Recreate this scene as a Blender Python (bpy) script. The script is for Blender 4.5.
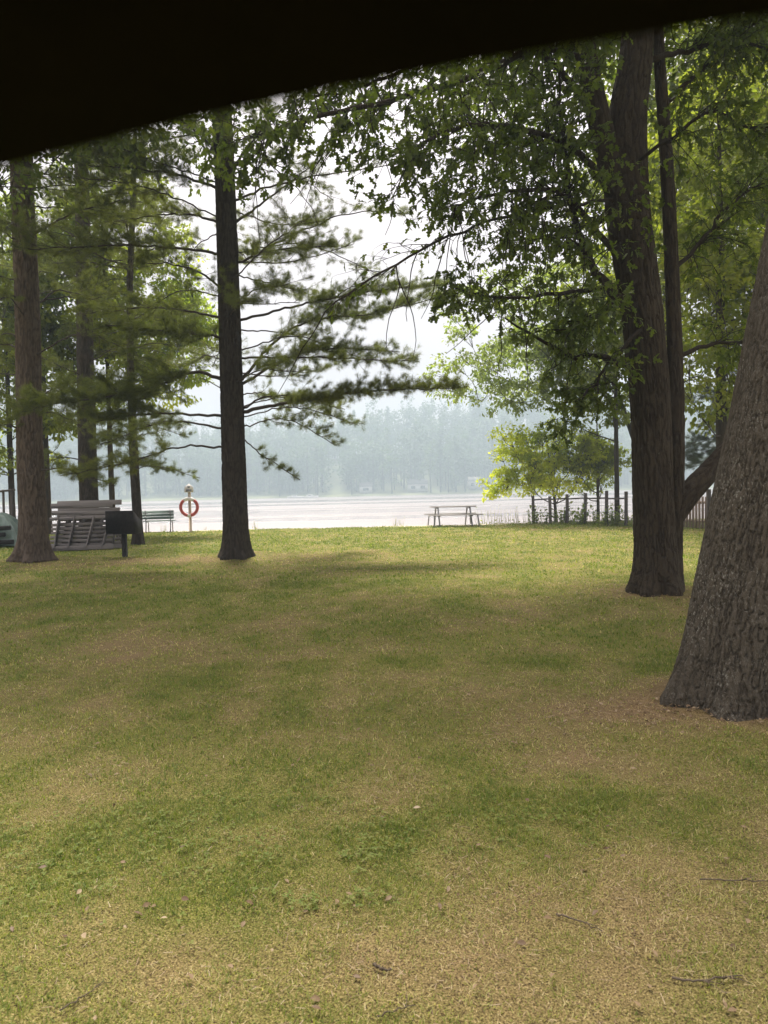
import bpy, math
import numpy as np
from mathutils import Matrix, Vector

for _o in list(bpy.data.objects):
    bpy.data.objects.remove(_o)
scene = bpy.context.scene
COL = scene.collection
R = math.radians

# ------------------------------------------------------------------ camera
CAM = np.array([0.0, 0.0, 1.5])
PITCH, ROLL, FPX = R(-1.85), R(1.3), 745.0
_f = np.array([0, math.cos(PITCH), math.sin(PITCH)])
_r0 = np.array([1.0, 0, 0])
_u0 = np.cross(_r0, _f)
_r = math.cos(ROLL) * _r0 - math.sin(ROLL) * _u0
_u = math.sin(ROLL) * _r0 + math.cos(ROLL) * _u0
cam_data = bpy.data.cameras.new("camera")
cam = bpy.data.objects.new("camera", cam_data)
COL.objects.link(cam)
cam.matrix_world = Matrix(((_r[0], _u[0], -_f[0], CAM[0]), (_r[1], _u[1], -_f[1], CAM[1]),
                           (_r[2], _u[2], -_f[2], CAM[2]), (0, 0, 0, 1)))
cam_data.sensor_fit = 'VERTICAL'
cam_data.sensor_height = 36.0
cam_data.lens = FPX / 1024 * 36.0
cam_data.clip_start = 0.02
cam_data.clip_end = 4000
cam_data.dof.use_dof = True
cam_data.dof.focus_distance = 9.0
cam_data.dof.aperture_fstop = (cam_data.lens * 1e-3) / 0.0042
scene.camera = cam

# ------------------------------------------------------------------ overcast sky, weak wide sun, exposure
SUN_EL, SUN_AZ = R(61), R(-12)
world = bpy.data.worlds.new("World")
scene.world = world
world.use_nodes = True
wn, wl = world.node_tree.nodes, world.node_tree.links
wn.clear()
w_out = wn.new('ShaderNodeOutputWorld')
w_bg = wn.new('ShaderNodeBackground')
w_sky = wn.new('ShaderNodeTexSky')
w_sky.sky_type = 'NISHITA'
w_sky.sun_disc = False
w_sky.sun_elevation = SUN_EL
w_sky.sun_rotation = SUN_AZ
w_sky.air_density = 1.5
w_sky.dust_density = 6.0
w_hs = wn.new('ShaderNodeHueSaturation')
w_hs.inputs['Saturation'].default_value = 0.25
w_mix = wn.new('ShaderNodeMix')
w_mix.data_type = 'RGBA'
w_mix.inputs['Factor'].default_value = 0.8
w_mix.inputs['B'].default_value = (12.8, 11.6, 11.7, 1)
wl.new(w_sky.outputs[0], w_hs.inputs['Color'])
wl.new(w_hs.outputs[0], w_mix.inputs['A'])
w_tc = wn.new('ShaderNodeTexCoord')
w_sep = wn.new('ShaderNodeSeparateXYZ')
w_ma = wn.new('ShaderNodeMapRange')               # overcast sky: the zenith is three times as bright as the horizon
w_ma.inputs['From Min'].default_value, w_ma.inputs['From Max'].default_value = 0.0, 1.0
w_ma.inputs['To Min'].default_value, w_ma.inputs['To Max'].default_value = 0.31, 1.0
w_mul = wn.new('ShaderNodeVectorMath')
w_mul.operation = 'SCALE'
wl.new(w_tc.outputs['Generated'], w_sep.inputs[0])
wl.new(w_sep.outputs['Z'], w_ma.inputs['Value'])
wl.new(w_mix.outputs['Result'], w_mul.inputs[0])
wl.new(w_ma.outputs[0], w_mul.inputs['Scale'])
wl.new(w_mul.outputs[0], w_bg.inputs['Color'])
w_bg.inputs['Strength'].default_value = 0.1
wl.new(w_bg.outputs[0], w_out.inputs['Surface'])

sun_data = bpy.data.lights.new("sun", 'SUN')
sun_data.energy = 5.0
sun_data.angle = R(13)
sun_data.color = (1.0, 0.93, 0.83)
sun = bpy.data.objects.new("sun", sun_data)
COL.objects.link(sun)
_sd = Vector((math.sin(SUN_AZ) * math.cos(SUN_EL), math.cos(SUN_AZ) * math.cos(SUN_EL), math.sin(SUN_EL)))
sun.rotation_euler = _sd.to_track_quat('Z', 'Y').to_euler()
sun.location = (0, 0, 120)

scene.view_settings.view_transform = 'Standard'
scene.view_settings.look = 'None'
scene.view_settings.gamma = 1.0
scene.view_settings.use_curve_mapping = False
scene.view_settings.exposure = 1.1
scene.render.engine = 'CYCLES'
cy = scene.cycles
cy.use_denoising = True
cy.denoiser = 'OPENIMAGEDENOISE'
cy.denoising_input_passes = 'RGB_ALBEDO_NORMAL'
cy.denoising_prefilter = 'ACCURATE'
cy.max_bounces = 8
cy.diffuse_bounces = 5
cy.glossy_bounces = 3
cy.transmission_bounces = 4
cy.transparent_max_bounces = 4
cy.volume_bounces = 0
cy.sample_clamp_indirect = 6.0


# ------------------------------------------------------------------ noise
def _hash(ix, iy, iz, seed):
    h = (ix.astype(np.int64) * 374761393 + iy.astype(np.int64) * 668265263
         + iz.astype(np.int64) * 2147483647 + seed * 974711) & 0xFFFFFFFF
    h = ((h ^ (h >> 13)) * 1274126177) & 0xFFFFFFFF
    h = ((h ^ (h >> 16)) * 2246822519) & 0xFFFFFFFF
    return ((h ^ (h >> 15)) & 0xFFFFFF) / float(0xFFFFFF)


def vnoise(x, y, z=0.0, seed=0):
    x, y, z = np.broadcast_arrays(np.asarray(x, float), np.asarray(y, float), np.asarray(z, float))
    ix, iy, iz = np.floor(x), np.floor(y), np.floor(z)
    fx, fy, fz = x - ix, y - iy, z - iz
    fx, fy, fz = [t * t * (3 - 2 * t) for t in (fx, fy, fz)]
    out = 0
    for dx in (0, 1):
        for dy in (0, 1):
            for dz in (0, 1):
                w = (fx if dx else 1 - fx) * (fy if dy else 1 - fy) * (fz if dz else 1 - fz)
                out = out + w * _hash(ix + dx, iy + dy, iz + dz, seed)
    return out


def fbm(x, y, z=0.0, seed=0, octv=4):
    s, a, t = 0, 0.5, 0
    for k in range(octv):
        s = s + a * vnoise(np.asarray(x) * 2 ** k, np.asarray(y) * 2 ** k, np.asarray(z) * 2 ** k, seed + k * 17)
        t += a
        a *= 0.5
    return s / t


def sstep(a, b, x):
    t = np.clip((np.asarray(x, float) - a) / (b - a), 0, 1)
    return t * t * (3 - 2 * t)


# ------------------------------------------------------------------ layout of the place
def edge_y(x):                                   # where the lawn ends above the lake
    return 29.6 + 0.35 * np.sin(np.asarray(x) * 0.35) + 0.25 * np.sin(np.asarray(x) * 0.9 + 1)


MOUNDS = [(-3.42, 17.3, 0.10, 1.0), (3.6, 9.8, 0.08, 0.9), (2.45, 5.1, 0.07, 0.8), (-8.2, 17.6, 0.08, 1.0)]
WATER_Z = -2.7


def ground(x, y):
    x, y = np.asarray(x, float), np.asarray(y, float)
    z = 0.10 * (fbm(x / 5 + 3, y / 5, seed=3, octv=3) - 0.5) + 0.03 * (vnoise(x / .6, y / .6, seed=5) - 0.5)
    z = z - 0.012 * np.exp(-((y - 24) / 4) ** 2)
    for mx, my, mh, mr in MOUNDS:
        z = z + mh * np.exp(-((x - mx) ** 2 + (y - my) ** 2) / mr ** 2)
    return z - 4.2 * sstep(0, 11, y - edge_y(x) + 0.4)


def ray(px, py):
    return _f + (px - 384) / FPX * _r + (512 - py) / FPX * _u


def P(px, py, Y):                                # world point at forward distance Y on a sight line
    d = ray(px, py)
    return CAM + d * (Y / d[1])


def G(px, py):                                   # ground point on a sight line
    d = ray(px, py)
    t = (0 - CAM[2]) / d[2]
    for _ in range(6):
        p = CAM + d * t
        t = (float(ground(p[0], p[1])) - CAM[2]) / d[2]
    p = CAM + d * t
    if not 0 < p[1] < 28.9:
        p = CAM + d * (28.9 / d[1])
    return np.array([p[0], p[1], float(ground(p[0], p[1]))])


def on_ground(x, y, dz=0.0):
    return np.array([x, y, float(ground(x, y)) + dz])


# ------------------------------------------------------------------ mesh building
class MB:
    def __init__(self):
        self.v, self.f, self.t, self.n = [], [], [], 0

    def add(self, v, f, tint=0.5):
        v = np.asarray(v, float).reshape(-1, 3)
        if len(v) == 0:
            return
        fs = f if isinstance(f, list) else [f]
        for a in fs:
            self.f.append(np.asarray(a, np.int64) + self.n)
        self.v.append(v)
        self.t.append(np.broadcast_to(np.asarray(tint, float), (len(v),)))
        self.n += len(v)

    def build(self, name, mat, parent=None, origin=None, smooth=False):
        me = bpy.data.meshes.new(name)
        v = np.concatenate(self.v) if self.v else np.zeros((0, 3))
        if origin is not None:
            v = v - np.asarray(origin)
        li, ls, off = [], [], 0
        for a in self.f:
            m, k = a.shape
            li.append(a.reshape(-1))
            ls.append(off + np.arange(m) * k)
            off += m * k
        li = np.concatenate(li)
        ls = np.concatenate(ls)
        me.vertices.add(len(v))
        me.vertices.foreach_set("co", v.astype(np.float32).reshape(-1))
        me.loops.add(len(li))
        me.loops.foreach_set("vertex_index", li.astype(np.int32))
        me.polygons.add(len(ls))
        me.polygons.foreach_set("loop_start", ls.astype(np.int32))
        if smooth:
            me.polygons.foreach_set("use_smooth", np.ones(len(ls), bool))
        at = me.attributes.new("tint", 'FLOAT', 'POINT')
        at.data.foreach_set("value", np.concatenate(self.t).astype(np.float32))
        me.update(calc_edges=True)
        me.materials.append(mat)
        ob = bpy.data.objects.new(name, me)
        COL.objects.link(ob)
        if parent is not None:
            ob.parent = parent
        elif origin is not None:
            ob.location = tuple(origin)
        return ob


def tag(o, label=None, cat=None, group=None, kind=None):
    if label:
        o["label"] = label
    if cat:
        o["category"] = cat
    if group:
        o["group"] = group
    if kind:
        o["kind"] = kind
    return o


def empty(name, loc, label, cat, group=None):
    o = bpy.data.objects.new(name, None)
    o.empty_display_size = 0.2
    COL.objects.link(o)
    o.location = tuple(loc)
    return tag(o, label, cat, group)


def copy_tree(o, parent=None):
    c = o.copy()
    COL.objects.link(c)
    c.parent = parent
    for ch in list(o.children):
        copy_tree(ch, c)
    return c


def nrm(v):
    v = np.asarray(v, float)
    return v / (np.linalg.norm(v, axis=-1, keepdims=True) + 1e-12)


def smooth_path(pts, n):
    p = np.asarray(pts, float)
    if len(p) < 3:
        t = np.linspace(0, 1, n)[:, None]
        return p[0] * (1 - t) + p[-1] * t
    q = np.vstack([2 * p[0] - p[1], p, 2 * p[-1] - p[-2]])
    out = []
    for s in np.linspace(0, len(p) - 1 - 1e-9, n):
        i = int(s)
        t = s - i
        a, b, c, d = q[i], q[i + 1], q[i + 2], q[i + 3]
        out.append(0.5 * ((2 * b) + (-a + c) * t + (2 * a - 5 * b + 4 * c - d) * t * t + (-a + 3 * b - 3 * c + d) * t ** 3))
    return np.array(out)


def frames(p):
    t = nrm(np.gradient(p, axis=0))
    ref = np.array([0.0, 0, 1]) if abs(t[0][2]) < 0.8 else np.array([1.0, 0, 0])
    n = nrm(np.cross(t[0], ref))
    N, B = [], []
    for k in range(len(p)):
        n = nrm(n - t[k] * np.dot(n, t[k]))
        N.append(n)
        B.append(np.cross(t[k], n))
    return t, np.array(N), np.array(B)


def tube(mb, p, r, sides=8, tint=0.5, cap=True):
    p = np.asarray(p, float)
    n = len(p)
    r = np.broadcast_to(np.asarray(r, float), (n,))
    _, N, B = frames(p)
    a = np.arange(sides) / sides * 2 * np.pi
    v = p[:, None] + r[:, None, None] * (np.cos(a)[None, :, None] * N[:, None] + np.sin(a)[None, :, None] * B[:, None])
    i = np.arange(n - 1)[:, None] * sides
    j = np.arange(sides)[None]
    j2 = (j + 1) % sides
    f = np.stack([i + j, i + j2, i + sides + j2, i + sides + j], -1).reshape(-1, 4)
    fs = [f]
    if cap:
        fs += [np.arange(sides)[None, ::-1], (np.arange(sides) + (n - 1) * sides)[None]]
    mb.add(v.reshape(-1, 3), fs, tint)


def box(mb, c, size, rot=None, bev=0.0, tint=0.5):
    sx, sy, sz = [s / 2 for s in size]
    if bev > 0:
        b = min(bev, sx * .9, sy * .9, sz * .9)
        v, f = [], []
        for X in (-1, 1):
            for Y in (-1, 1):
                for Z in (-1, 1):
                    v += [(X * sx, Y * (sy - b), Z * (sz - b)), (X * (sx - b), Y * sy, Z * (sz - b)), (X * (sx - b), Y * (sy - b), Z * sz)]
        idx = lambda X, Y, Z: (((X > 0) * 4 + (Y > 0) * 2 + (Z > 0)) * 3)
        q = []
        for s in (-1, 1):
            q.append([idx(s, -1, -1), idx(s, 1, -1), idx(s, 1, 1), idx(s, -1, 1)])
            q.append([idx(-1, s, -1) + 1, idx(1, s, -1) + 1, idx(1, s, 1) + 1, idx(-1, s, 1) + 1])
            q.append([idx(-1, -1, s) + 2, idx(1, -1, s) + 2, idx(1, 1, s) + 2, idx(-1, 1, s) + 2])
        for a in (-1, 1):
            for c2 in (-1, 1):
                q.append([idx(a, c2, -1), idx(a, c2, 1), idx(a, c2, 1) + 1, idx(a, c2, -1) + 1])
                q.append([idx(a, -1, c2), idx(a, 1, c2), idx(a, 1, c2) + 2, idx(a, -1, c2) + 2])
                q.append([idx(-1, a, c2) + 1, idx(1, a, c2) + 1, idx(1, a, c2) + 2, idx(-1, a, c2) + 2])
        t = [[idx(X, Y, Z), idx(X, Y, Z) + 1, idx(X, Y, Z) + 2] for X in (-1, 1) for Y in (-1, 1) for Z in (-1, 1)]
        v = np.array(v, float)
        f = [np.array(q), np.array(t)]
    else:
        v = np.array([(x, y, z) for x in (-sx, sx) for y in (-sy, sy) for z in (-sz, sz)], float)
        f = [np.array([(0, 1, 3, 2), (4, 6, 7, 5), (0, 4, 5, 1), (2, 3, 7, 6), (0, 2, 6, 4), (1, 5, 7, 3)])]
    if rot is not None:
        v = v @ np.asarray(rot).T
    mb.add(v + np.asarray(c), f, tint)


def rotz(a):
    c, s = math.cos(a), math.sin(a)
    return np.array([[c, -s, 0], [s, c, 0], [0, 0, 1.0]])


def rotx(a):
    c, s = math.cos(a), math.sin(a)
    return np.array([[1.0, 0, 0], [0, c, -s], [0, s, c]])


def beam(mb, a, b, w, h, tint=0.5, bev=0.0, up=(0, 0, 1)):
    a, b = np.asarray(a, float), np.asarray(b, float)
    x = nrm(b - a)
    u = np.asarray(up, float)
    if abs(np.dot(x, u)) > 0.95:
        u = np.array([0, 1.0, 0])
    y = nrm(np.cross(u, x))
    z = np.cross(x, y)
    box(mb, (a + b) / 2, (np.linalg.norm(b - a), w, h), np.stack([x, y, z], 1), bev, tint)


# ------------------------------------------------------------------ leaf templates
def leaf_template(stations, fold=0.25, bend=0.18):
    """stations: (x along the rib, half width); the blade is folded on its rib and bends down to the tip."""
    v, f = [], []
    for x, w in stations:
        z = -bend * x * x
        v += [(x, w, z + fold * w), (x, 0, z), (x, -w, z + fold * w)]
    for k in range(len(stations) - 1):
        a, b = 3 * k, 3 * k + 3
        f += [(a, a + 1, b + 1, b), (a + 1, a + 2, b + 2, b + 1)]
    return np.array(v, float), np.array(f)


LOBED = leaf_template([(0, .01), (.2, .2), (.34, .09), (.55, .33), (.68, .12), (.84, .2), (1, .01)])
OVAL = leaf_template([(0, .02), (.35, .27), (.7, .22), (1, .01)])
DIAMOND = (np.array([(0, 0, 0), (.45, .3, .06), (1, 0, -.12), (.45, -.3, .06)], float), np.array([(0, 1, 2), (0, 2, 3)]))


def leaves(mb, pos, direc, normal, size, template, tint):
    pos = np.asarray(pos, float)
    if len(pos) == 0:
        return
    T, F = template
    x = nrm(direc)
    z = nrm(normal - x * np.sum(normal * x, -1, keepdims=True))
    y = np.cross(z, x)
    M = np.stack([x, y, z], 1)                            # rows
    v = pos[:, None] + np.einsum('kj,njc->nkc', T, M) * np.asarray(size)[:, None, None]
    n, k = len(pos), len(T)
    f = (F[None] + (np.arange(n) * k)[:, None, None]).reshape(-1, F.shape[1])
    mb.add(v.reshape(-1, 3), f, np.repeat(np.broadcast_to(tint, (n,)), k))


# ------------------------------------------------------------------ materials
def new_mat(name):
    m = bpy.data.materials.new(name)
    m.use_nodes = True
    nt = m.node_tree
    nt.nodes.clear()
    out = nt.nodes.new('ShaderNodeOutputMaterial')
    return m, nt, out


def N(nt, kind, **kw):
    n = nt.nodes.new(kind)
    for k, v in kw.items():
        if k.startswith('i_'):
            n.inputs[k[2:]].default_value = v
        else:
            setattr(n, k, v)
    return n


def ramp(nt, src, stops):
    n = nt.nodes.new('ShaderNodeValToRGB')
    e = n.color_ramp.elements
    while len(e) > 1:
        e.remove(e[-1])
    e[0].position, e[0].color = stops[0][0], (*stops[0][1], 1)
    for p, c in stops[1:]:
        x = e.new(p)
        x.color = (*c, 1)
    nt.links.new(src, n.inputs[0])
    return n.outputs[0]


def mixc(nt, fac, a, b, mode='MIX'):
    n = nt.nodes.new('ShaderNodeMix')
    n.data_type = 'RGBA'
    n.blend_type = mode
    for s, v in (('Factor', fac), ('A', a), ('B', b)):
        if isinstance(v, (int, float)):
            n.inputs[s].default_value = v
        elif isinstance(v, tuple):
            n.inputs[s].default_value = (*v, 1)
        else:
            nt.links.new(v, n.inputs[s])
    return n.outputs['Result']


def noise_tex(nt, scale, detail=4, stretch=(1, 1, 1), rough=0.55):
    tc = nt.nodes.new('ShaderNodeTexCoord')
    mp = nt.nodes.new('ShaderNodeMapping')
    mp.inputs['Scale'].default_value = stretch
    n = nt.nodes.new('ShaderNodeTexNoise')
    n.inputs['Scale'].default_value = scale
    n.inputs['Detail'].default_value = detail
    n.inputs['Roughness'].default_value = rough
    nt.links.new(tc.outputs['Object'], mp.inputs[0])
    nt.links.new(mp.outputs[0], n.inputs['Vector'])
    return n.outputs['Fac']


def tint_attr(nt):
    a = nt.nodes.new('ShaderNodeAttribute')
    a.attribute_name = "tint"
    return a.outputs['Fac']


def principled(nt, out, color, rough=0.8, bump=None, bump_s=0.3, bump_d=0.02, spec=0.3, metal=0.0):
    b = nt.nodes.new('ShaderNodeBsdfPrincipled')
    if isinstance(color, tuple):
        b.inputs['Base Color'].default_value = (*color, 1)
    else:
        nt.links.new(color, b.inputs['Base Color'])
    if isinstance(rough, (int, float)):
        b.inputs['Roughness'].default_value = rough
    else:
        nt.links.new(rough, b.inputs['Roughness'])
    b.inputs['Specular IOR Level'].default_value = spec
    b.inputs['Metallic'].default_value = metal
    if bump is not None:
        bm = nt.nodes.new('ShaderNodeBump')
        bm.inputs['Strength'].default_value = bump_s
        bm.inputs['Distance'].default_value = bump_d
        nt.links.new(bump, bm.inputs['Height'])
        nt.links.new(bm.outputs[0], b.inputs['Normal'])
    nt.links.new(b.outputs[0], out.inputs['Surface'])
    return b


def leaf_mat(name, c0, c1, c2, trans=0.45, tboost=1.6):
    m, nt, out = new_mat(name)
    col = ramp(nt, tint_attr(nt), [(0, c0), (0.5, c1), (1, c2)])
    b = nt.nodes.new('ShaderNodeBsdfPrincipled')
    b.inputs['Roughness'].default_value = 0.55
    b.inputs['Specular IOR Level'].default_value = 0.25
    nt.links.new(col, b.inputs['Base Color'])
    t = nt.nodes.new('ShaderNodeBsdfTranslucent')
    tc = mixc(nt, 1.0, col, (tboost * 1.1, tboost * 1.25, tboost * .55), 'MULTIPLY')
    nt.links.new(tc, t.inputs['Color'])
    mx = nt.nodes.new('ShaderNodeMixShader')
    mx.inputs[0].default_value = trans
    nt.links.new(b.outputs[0], mx.inputs[1])
    nt.links.new(t.outputs[0], mx.inputs[2])
    nt.links.new(mx.outputs[0], out.inputs['Surface'])
    return m


def bark_mat(name, dark, mid, light, lichen=None, lichen_amt=0.6, scale=14, stretch=(1, 1, .16), bump_d=0.02):
    m, nt, out = new_mat(name)
    n1 = noise_tex(nt, scale, 6, stretch, .65)
    n2 = noise_tex(nt, 2.2, 3, (1, 1, .5))
    n3 = noise_tex(nt, scale * 4, 3, (1, 1, .45))
    col = ramp(nt, n1, [(.3, dark), (.5, mid), (.7, light)])
    col = mixc(nt, 0.55, col, ramp(nt, tint_attr(nt), [(.25, dark), (.7, mid), (1, light)]))
    col = mixc(nt, n2, col, mixc(nt, 0.5, col, mid))
    if lichen:
        f = nt.nodes.new('ShaderNodeMath')
        f.operation = 'MULTIPLY'
        nt.links.new(ramp(nt, noise_tex(nt, scale * 2.6, 4, (1, 1, .45), .7), [(lichen_amt, (0, 0, 0)), (lichen_amt + .06, (1, 1, 1))]), f.inputs[0])
        nt.links.new(ramp(nt, noise_tex(nt, 2.6, 3), [(.4, (.1, .1, .1)), (.62, (1, 1, 1))]), f.inputs[1])
        col = mixc(nt, f.outputs[0], col, lichen)
    add = nt.nodes.new('ShaderNodeMath')
    add.operation = 'ADD'
    nt.links.new(n1, add.inputs[0])
    mul = nt.nodes.new('ShaderNodeMath')
    mul.operation = 'MULTIPLY'
    mul.inputs[1].default_value = .35
    nt.links.new(n3, mul.inputs[0])
    nt.links.new(mul.outputs[0], add.inputs[1])
    principled(nt, out, col, 0.9, add.outputs[0], 0.9, bump_d, 0.15)
    return m


def wood_mat(name, a, b, scale=6, stretch=(1, 14, 14), rough=0.85):
    m, nt, out = new_mat(name)
    n1 = noise_tex(nt, scale, 5, stretch, .65)
    n2 = noise_tex(nt, 3, 3)
    col = mixc(nt, mixc(nt, .5, n1, n2), a, b)
    col = mixc(nt, .5, col, mixc(nt, tint_attr(nt), a, b))
    principled(nt, out, col, rough, n1, .4, .004, .2)
    return m


def plain_mat(name, a, b, scale=8, rough=0.6, metal=0.0, spec=.4, stretch=(1, 1, 1), bump=0.0):
    m, nt, out = new_mat(name)
    n1 = noise_tex(nt, scale, 5, stretch, .6)
    col = ramp(nt, n1, [(.3, a), (.7, b)])
    principled(nt, out, col, rough, n1 if bump else None, bump, .01, spec, metal)
    return m


M_OAK = leaf_mat("oak leaf", (.042, .058, .012), (.07, .09, .017), (.13, .145, .026), .5, 1.75)
M_LIME = leaf_mat("lime green leaf", (.11, .14, .014), (.195, .225, .02), (.31, .31, .034), .58, 2.1)
M_MAPLE = leaf_mat("maple leaf", (.07, .092, .014), (.12, .142, .02), (.19, .195, .03), .5, 1.7)
M_MID = leaf_mat("mid green leaf", (.07, .088, .015), (.115, .132, .02), (.175, .185, .03), .55, 1.9)
M_PALE = leaf_mat("pale green leaf", (.09, .115, .035), (.135, .16, .048), (.19, .21, .065), .55, 1.8)
M_PINE = leaf_mat("pine needle", (.055, .064, .018), (.09, .098, .027), (.145, .142, .038), .5, 1.8)
M_SPRUCE = leaf_mat("blue pine needle", (.05, .066, .05), (.07, .088, .065), (.09, .11, .08), .25, 1.3)
M_FAR = leaf_mat("far wood leaf", (.03, .05, .02), (.055, .088, .03), (.095, .13, .042), .3)
M_WEED = leaf_mat("weed leaf", (.09, .135, .025), (.16, .20, .04), (.27, .25, .09), .45)
M_BARK_BIG = bark_mat("grey oak bark with lichen", (.036, .029, .02), (.075, .062, .045), (.13, .11, .083), (.24, .225, .185), .55, 30, (1, 1, .22), .06)
M_BARK_OAK = bark_mat("brown oak bark", (.019, .014, .009), (.043, .033, .021), (.073, .057, .039), (.15, .155, .12), .66, 22, (1, 1, .14), .05)
M_BARK_PINE = bark_mat("dark pine bark", (.019, .015, .011), (.043, .035, .026), (.082, .067, .052), None, .6, 18, (1, 1, .3), .05)
M_BARK_RED = bark_mat("red brown pine bark", (.04, .029, .021), (.10, .074, .055), (.185, .142, .108), None, .6, 18, (1, 1, .25), .05)
M_TWIG = plain_mat("twig bark", (.028, .021, .015), (.07, .053, .038), 20, .9)
M_FALLEN = plain_mat("dry fallen twig", (.045, .033, .022), (.12, .09, .06), 30, .9)
M_OLDWOOD = wood_mat("weathered grey wood", (.085, .076, .072), (.27, .245, .235))
M_DARKWOOD = wood_mat("dark fence post wood", (.05, .042, .036), (.13, .11, .095), 6, (14, 14, 1))
M_PICKET = wood_mat("weathered picket wood", (.22, .165, .13), (.38, .30, .25), 6, (14, 14, 1))
M_TABLE = wood_mat("picnic table board", (.32, .30, .29), (.48, .46, .44))
M_STEEL = plain_mat("galvanised tube", (.16, .16, .17), (.28, .28, .29), 9, .5, .6)
M_BLACK = plain_mat("sooty black steel", (.010, .009, .008), (.03, .025, .022), 14, .7, .3, .3)
M_GREEN = plain_mat("faded green paint", (.06, .10, .085), (.11, .16, .135), 10, .6)
M_RED = plain_mat("faded red ring cover", (.36, .05, .04), (.48, .09, .07), 8, .5)
M_WHITE = plain_mat("off white paint", (.62, .60, .57), (.78, .76, .73), 7, .5)
M_POST = wood_mat("pale post wood", (.34, .27, .20), (.52, .44, .35), 6, (14, 14, 1))
M_TARP = plain_mat("grey green tarp", (.07, .11, .09), (.17, .23, .20), 3, .45, 0, .4)
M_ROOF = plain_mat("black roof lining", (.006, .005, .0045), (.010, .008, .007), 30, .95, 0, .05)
M_HOUSE = plain_mat("pale siding", (.42, .40, .37), (.55, .52, .49), 3, .7)
M_HROOF = plain_mat("grey shingle", (.12, .115, .11), (.2, .19, .18), 3, .85)
M_GLASS = plain_mat("dark window glass", (.03, .035, .04), (.05, .055, .06), 3, .1)
M_LITTER = leaf_mat("dead leaf", (.10, .06, .035), (.22, .15, .085), (.42, .33, .22), .15, 1.0)
M_WIRE = plain_mat("fence wire", (.12, .11, .10), (.22, .2, .19), 9, .6, .5)

# grass blades: tint 0 = deep green ... 1 = straw
M_GRASS = leaf_mat("grass blade", (.095, .135, .018), (.22, .24, .04), (.535, .43, .24), .38, 1.4)


def ground_mat():
    m, nt, out = new_mat("lawn")
    t = tint_attr(nt)
    fine = noise_tex(nt, 70, 6, (1, 1, 1), .75)
    speck = noise_tex(nt, 150, 3, (1, 1, 1), .6)
    mid = noise_tex(nt, 5, 5, (1, 1, 1), .65)
    green = mixc(nt, mid, (.10, .12, .02), (.21, .215, .04))
    dry = mixc(nt, mid, (.16, .105, .052), (.30, .205, .105))
    ad = nt.nodes.new('ShaderNodeMath')
    ad.operation = 'MULTIPLY_ADD'
    nt.links.new(fine, ad.inputs[0])
    ad.inputs[1].default_value = .7
    ad.inputs[2].default_value = -.35
    a2 = nt.nodes.new('ShaderNodeMath')
    a2.operation = 'ADD'
    a2.use_clamp = True
    nt.links.new(t, a2.inputs[0])
    nt.links.new(ad.outputs[0], a2.inputs[1])
    col = mixc(nt, a2.outputs[0], green, dry)
    # sandy lip above the water
    geo = nt.nodes.new('ShaderNodeNewGeometry')
    sx = nt.nodes.new('ShaderNodeSeparateXYZ')
    nt.links.new(geo.outputs['Position'], sx.inputs[0])
    mr = nt.nodes.new('ShaderNodeMapRange')
    mr.inputs['From Min'].default_value = 28.6
    mr.inputs['From Max'].default_value = 29.2
    nt.links.new(sx.outputs['Y'], mr.inputs['Value'])
    col = mixc(nt, mr.outputs[0], col, (.62, .56, .42))
    col = mixc(nt, ramp(nt, speck, [(.38, (1, 1, 1)), (.5, (0, 0, 0))]), col, (.055, .036, .018))
    col = mixc(nt, ramp(nt, speck, [(.56, (0, 0, 0)), (.66, (.8, .8, .8))]), col, (.44, .33, .16))
    principled(nt, out, col, .95, fine, .8, .02, .1)
    return m


M_LAWN = ground_mat()


# ------------------------------------------------------------------ lawn
DRY = [  # centre (image-free, metres), radii, amount: worn and needle-strewn patches of the lawn
    (-3.4, 17.0, 2.6, 1.3, .75), (-8.0, 17.2, 3.0, 1.4, .55), (-6.0, 15.6, 3.6, 1.3, .6), (3.4, 9.4, 1.7, .9, .7),
    (2.3, 4.9, 1.3, .75, .9), (-2.5, 6.4, 1.1, 1.5, .55), (-3.6, 7.5, 1.2, 1.6, .6), (.2, 7.6, 1.7, 1.4, .35), (-.4, 5.6, .9, .6, .3),
    (.9, 5.1, .9, .7, .45), (1.1, 4.0, .8, .6, .4), (.3, 2.25, 2.0, .42, .6), (1.6, 3.0, .6, .3, .35), (-1.2, 2.3, .8, .28, .45),
    (.9, 2.7, .7, .35, .35), (5.0, 25.5, 6.0, 3.0, .45), (6.3, 21, 3, 2.2, .45), (2.2, 8.2, 1.2, .5, .4), (-.1, 3.6, .5, .25, .4),
]
LUSH = [(-1.0, 3.2, 1.1, .55, .5), (-.6, 2.95, .5, .25, .4), (2.5, 3.9, .9, .5, .6), (2.0, 2.5, .5, .25, .4), (.6, 13, 3.5, 3.5, .25), (-1.5, 10.5, 2.4, 2.0, .2),
        (1.8, 7.0, .8, .6, .4)]


def dryness(x, y):
    d = 1.15 * (fbm(x / .34, y / .45, seed=33, octv=4) - .5) + .22 - .20 * sstep(16, 20, y) + .42 * (fbm(x / 1.1, y / 1.3, seed=21, octv=6) - .5) + .35 * (fbm(x / 5, y / 7, seed=44, octv=2) - .5)
    for cx, cy_, rx, ry, a in DRY:
        e = ((x - cx) / rx) ** 2 + ((y - cy_) / ry) ** 2
        d = d + .44 * a * np.exp(-e * 1.1) * (.1 + 1.8 * (fbm(x / .5, y / .6, seed=9, octv=4)))
    for cx, cy_, rx, ry, a in LUSH:
        e = ((x - cx) / rx) ** 2 + ((y - cy_) / ry) ** 2
        d = d - .22 * a * np.exp(-e * 1.1)
    return np.clip(d, 0, 1)


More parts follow.
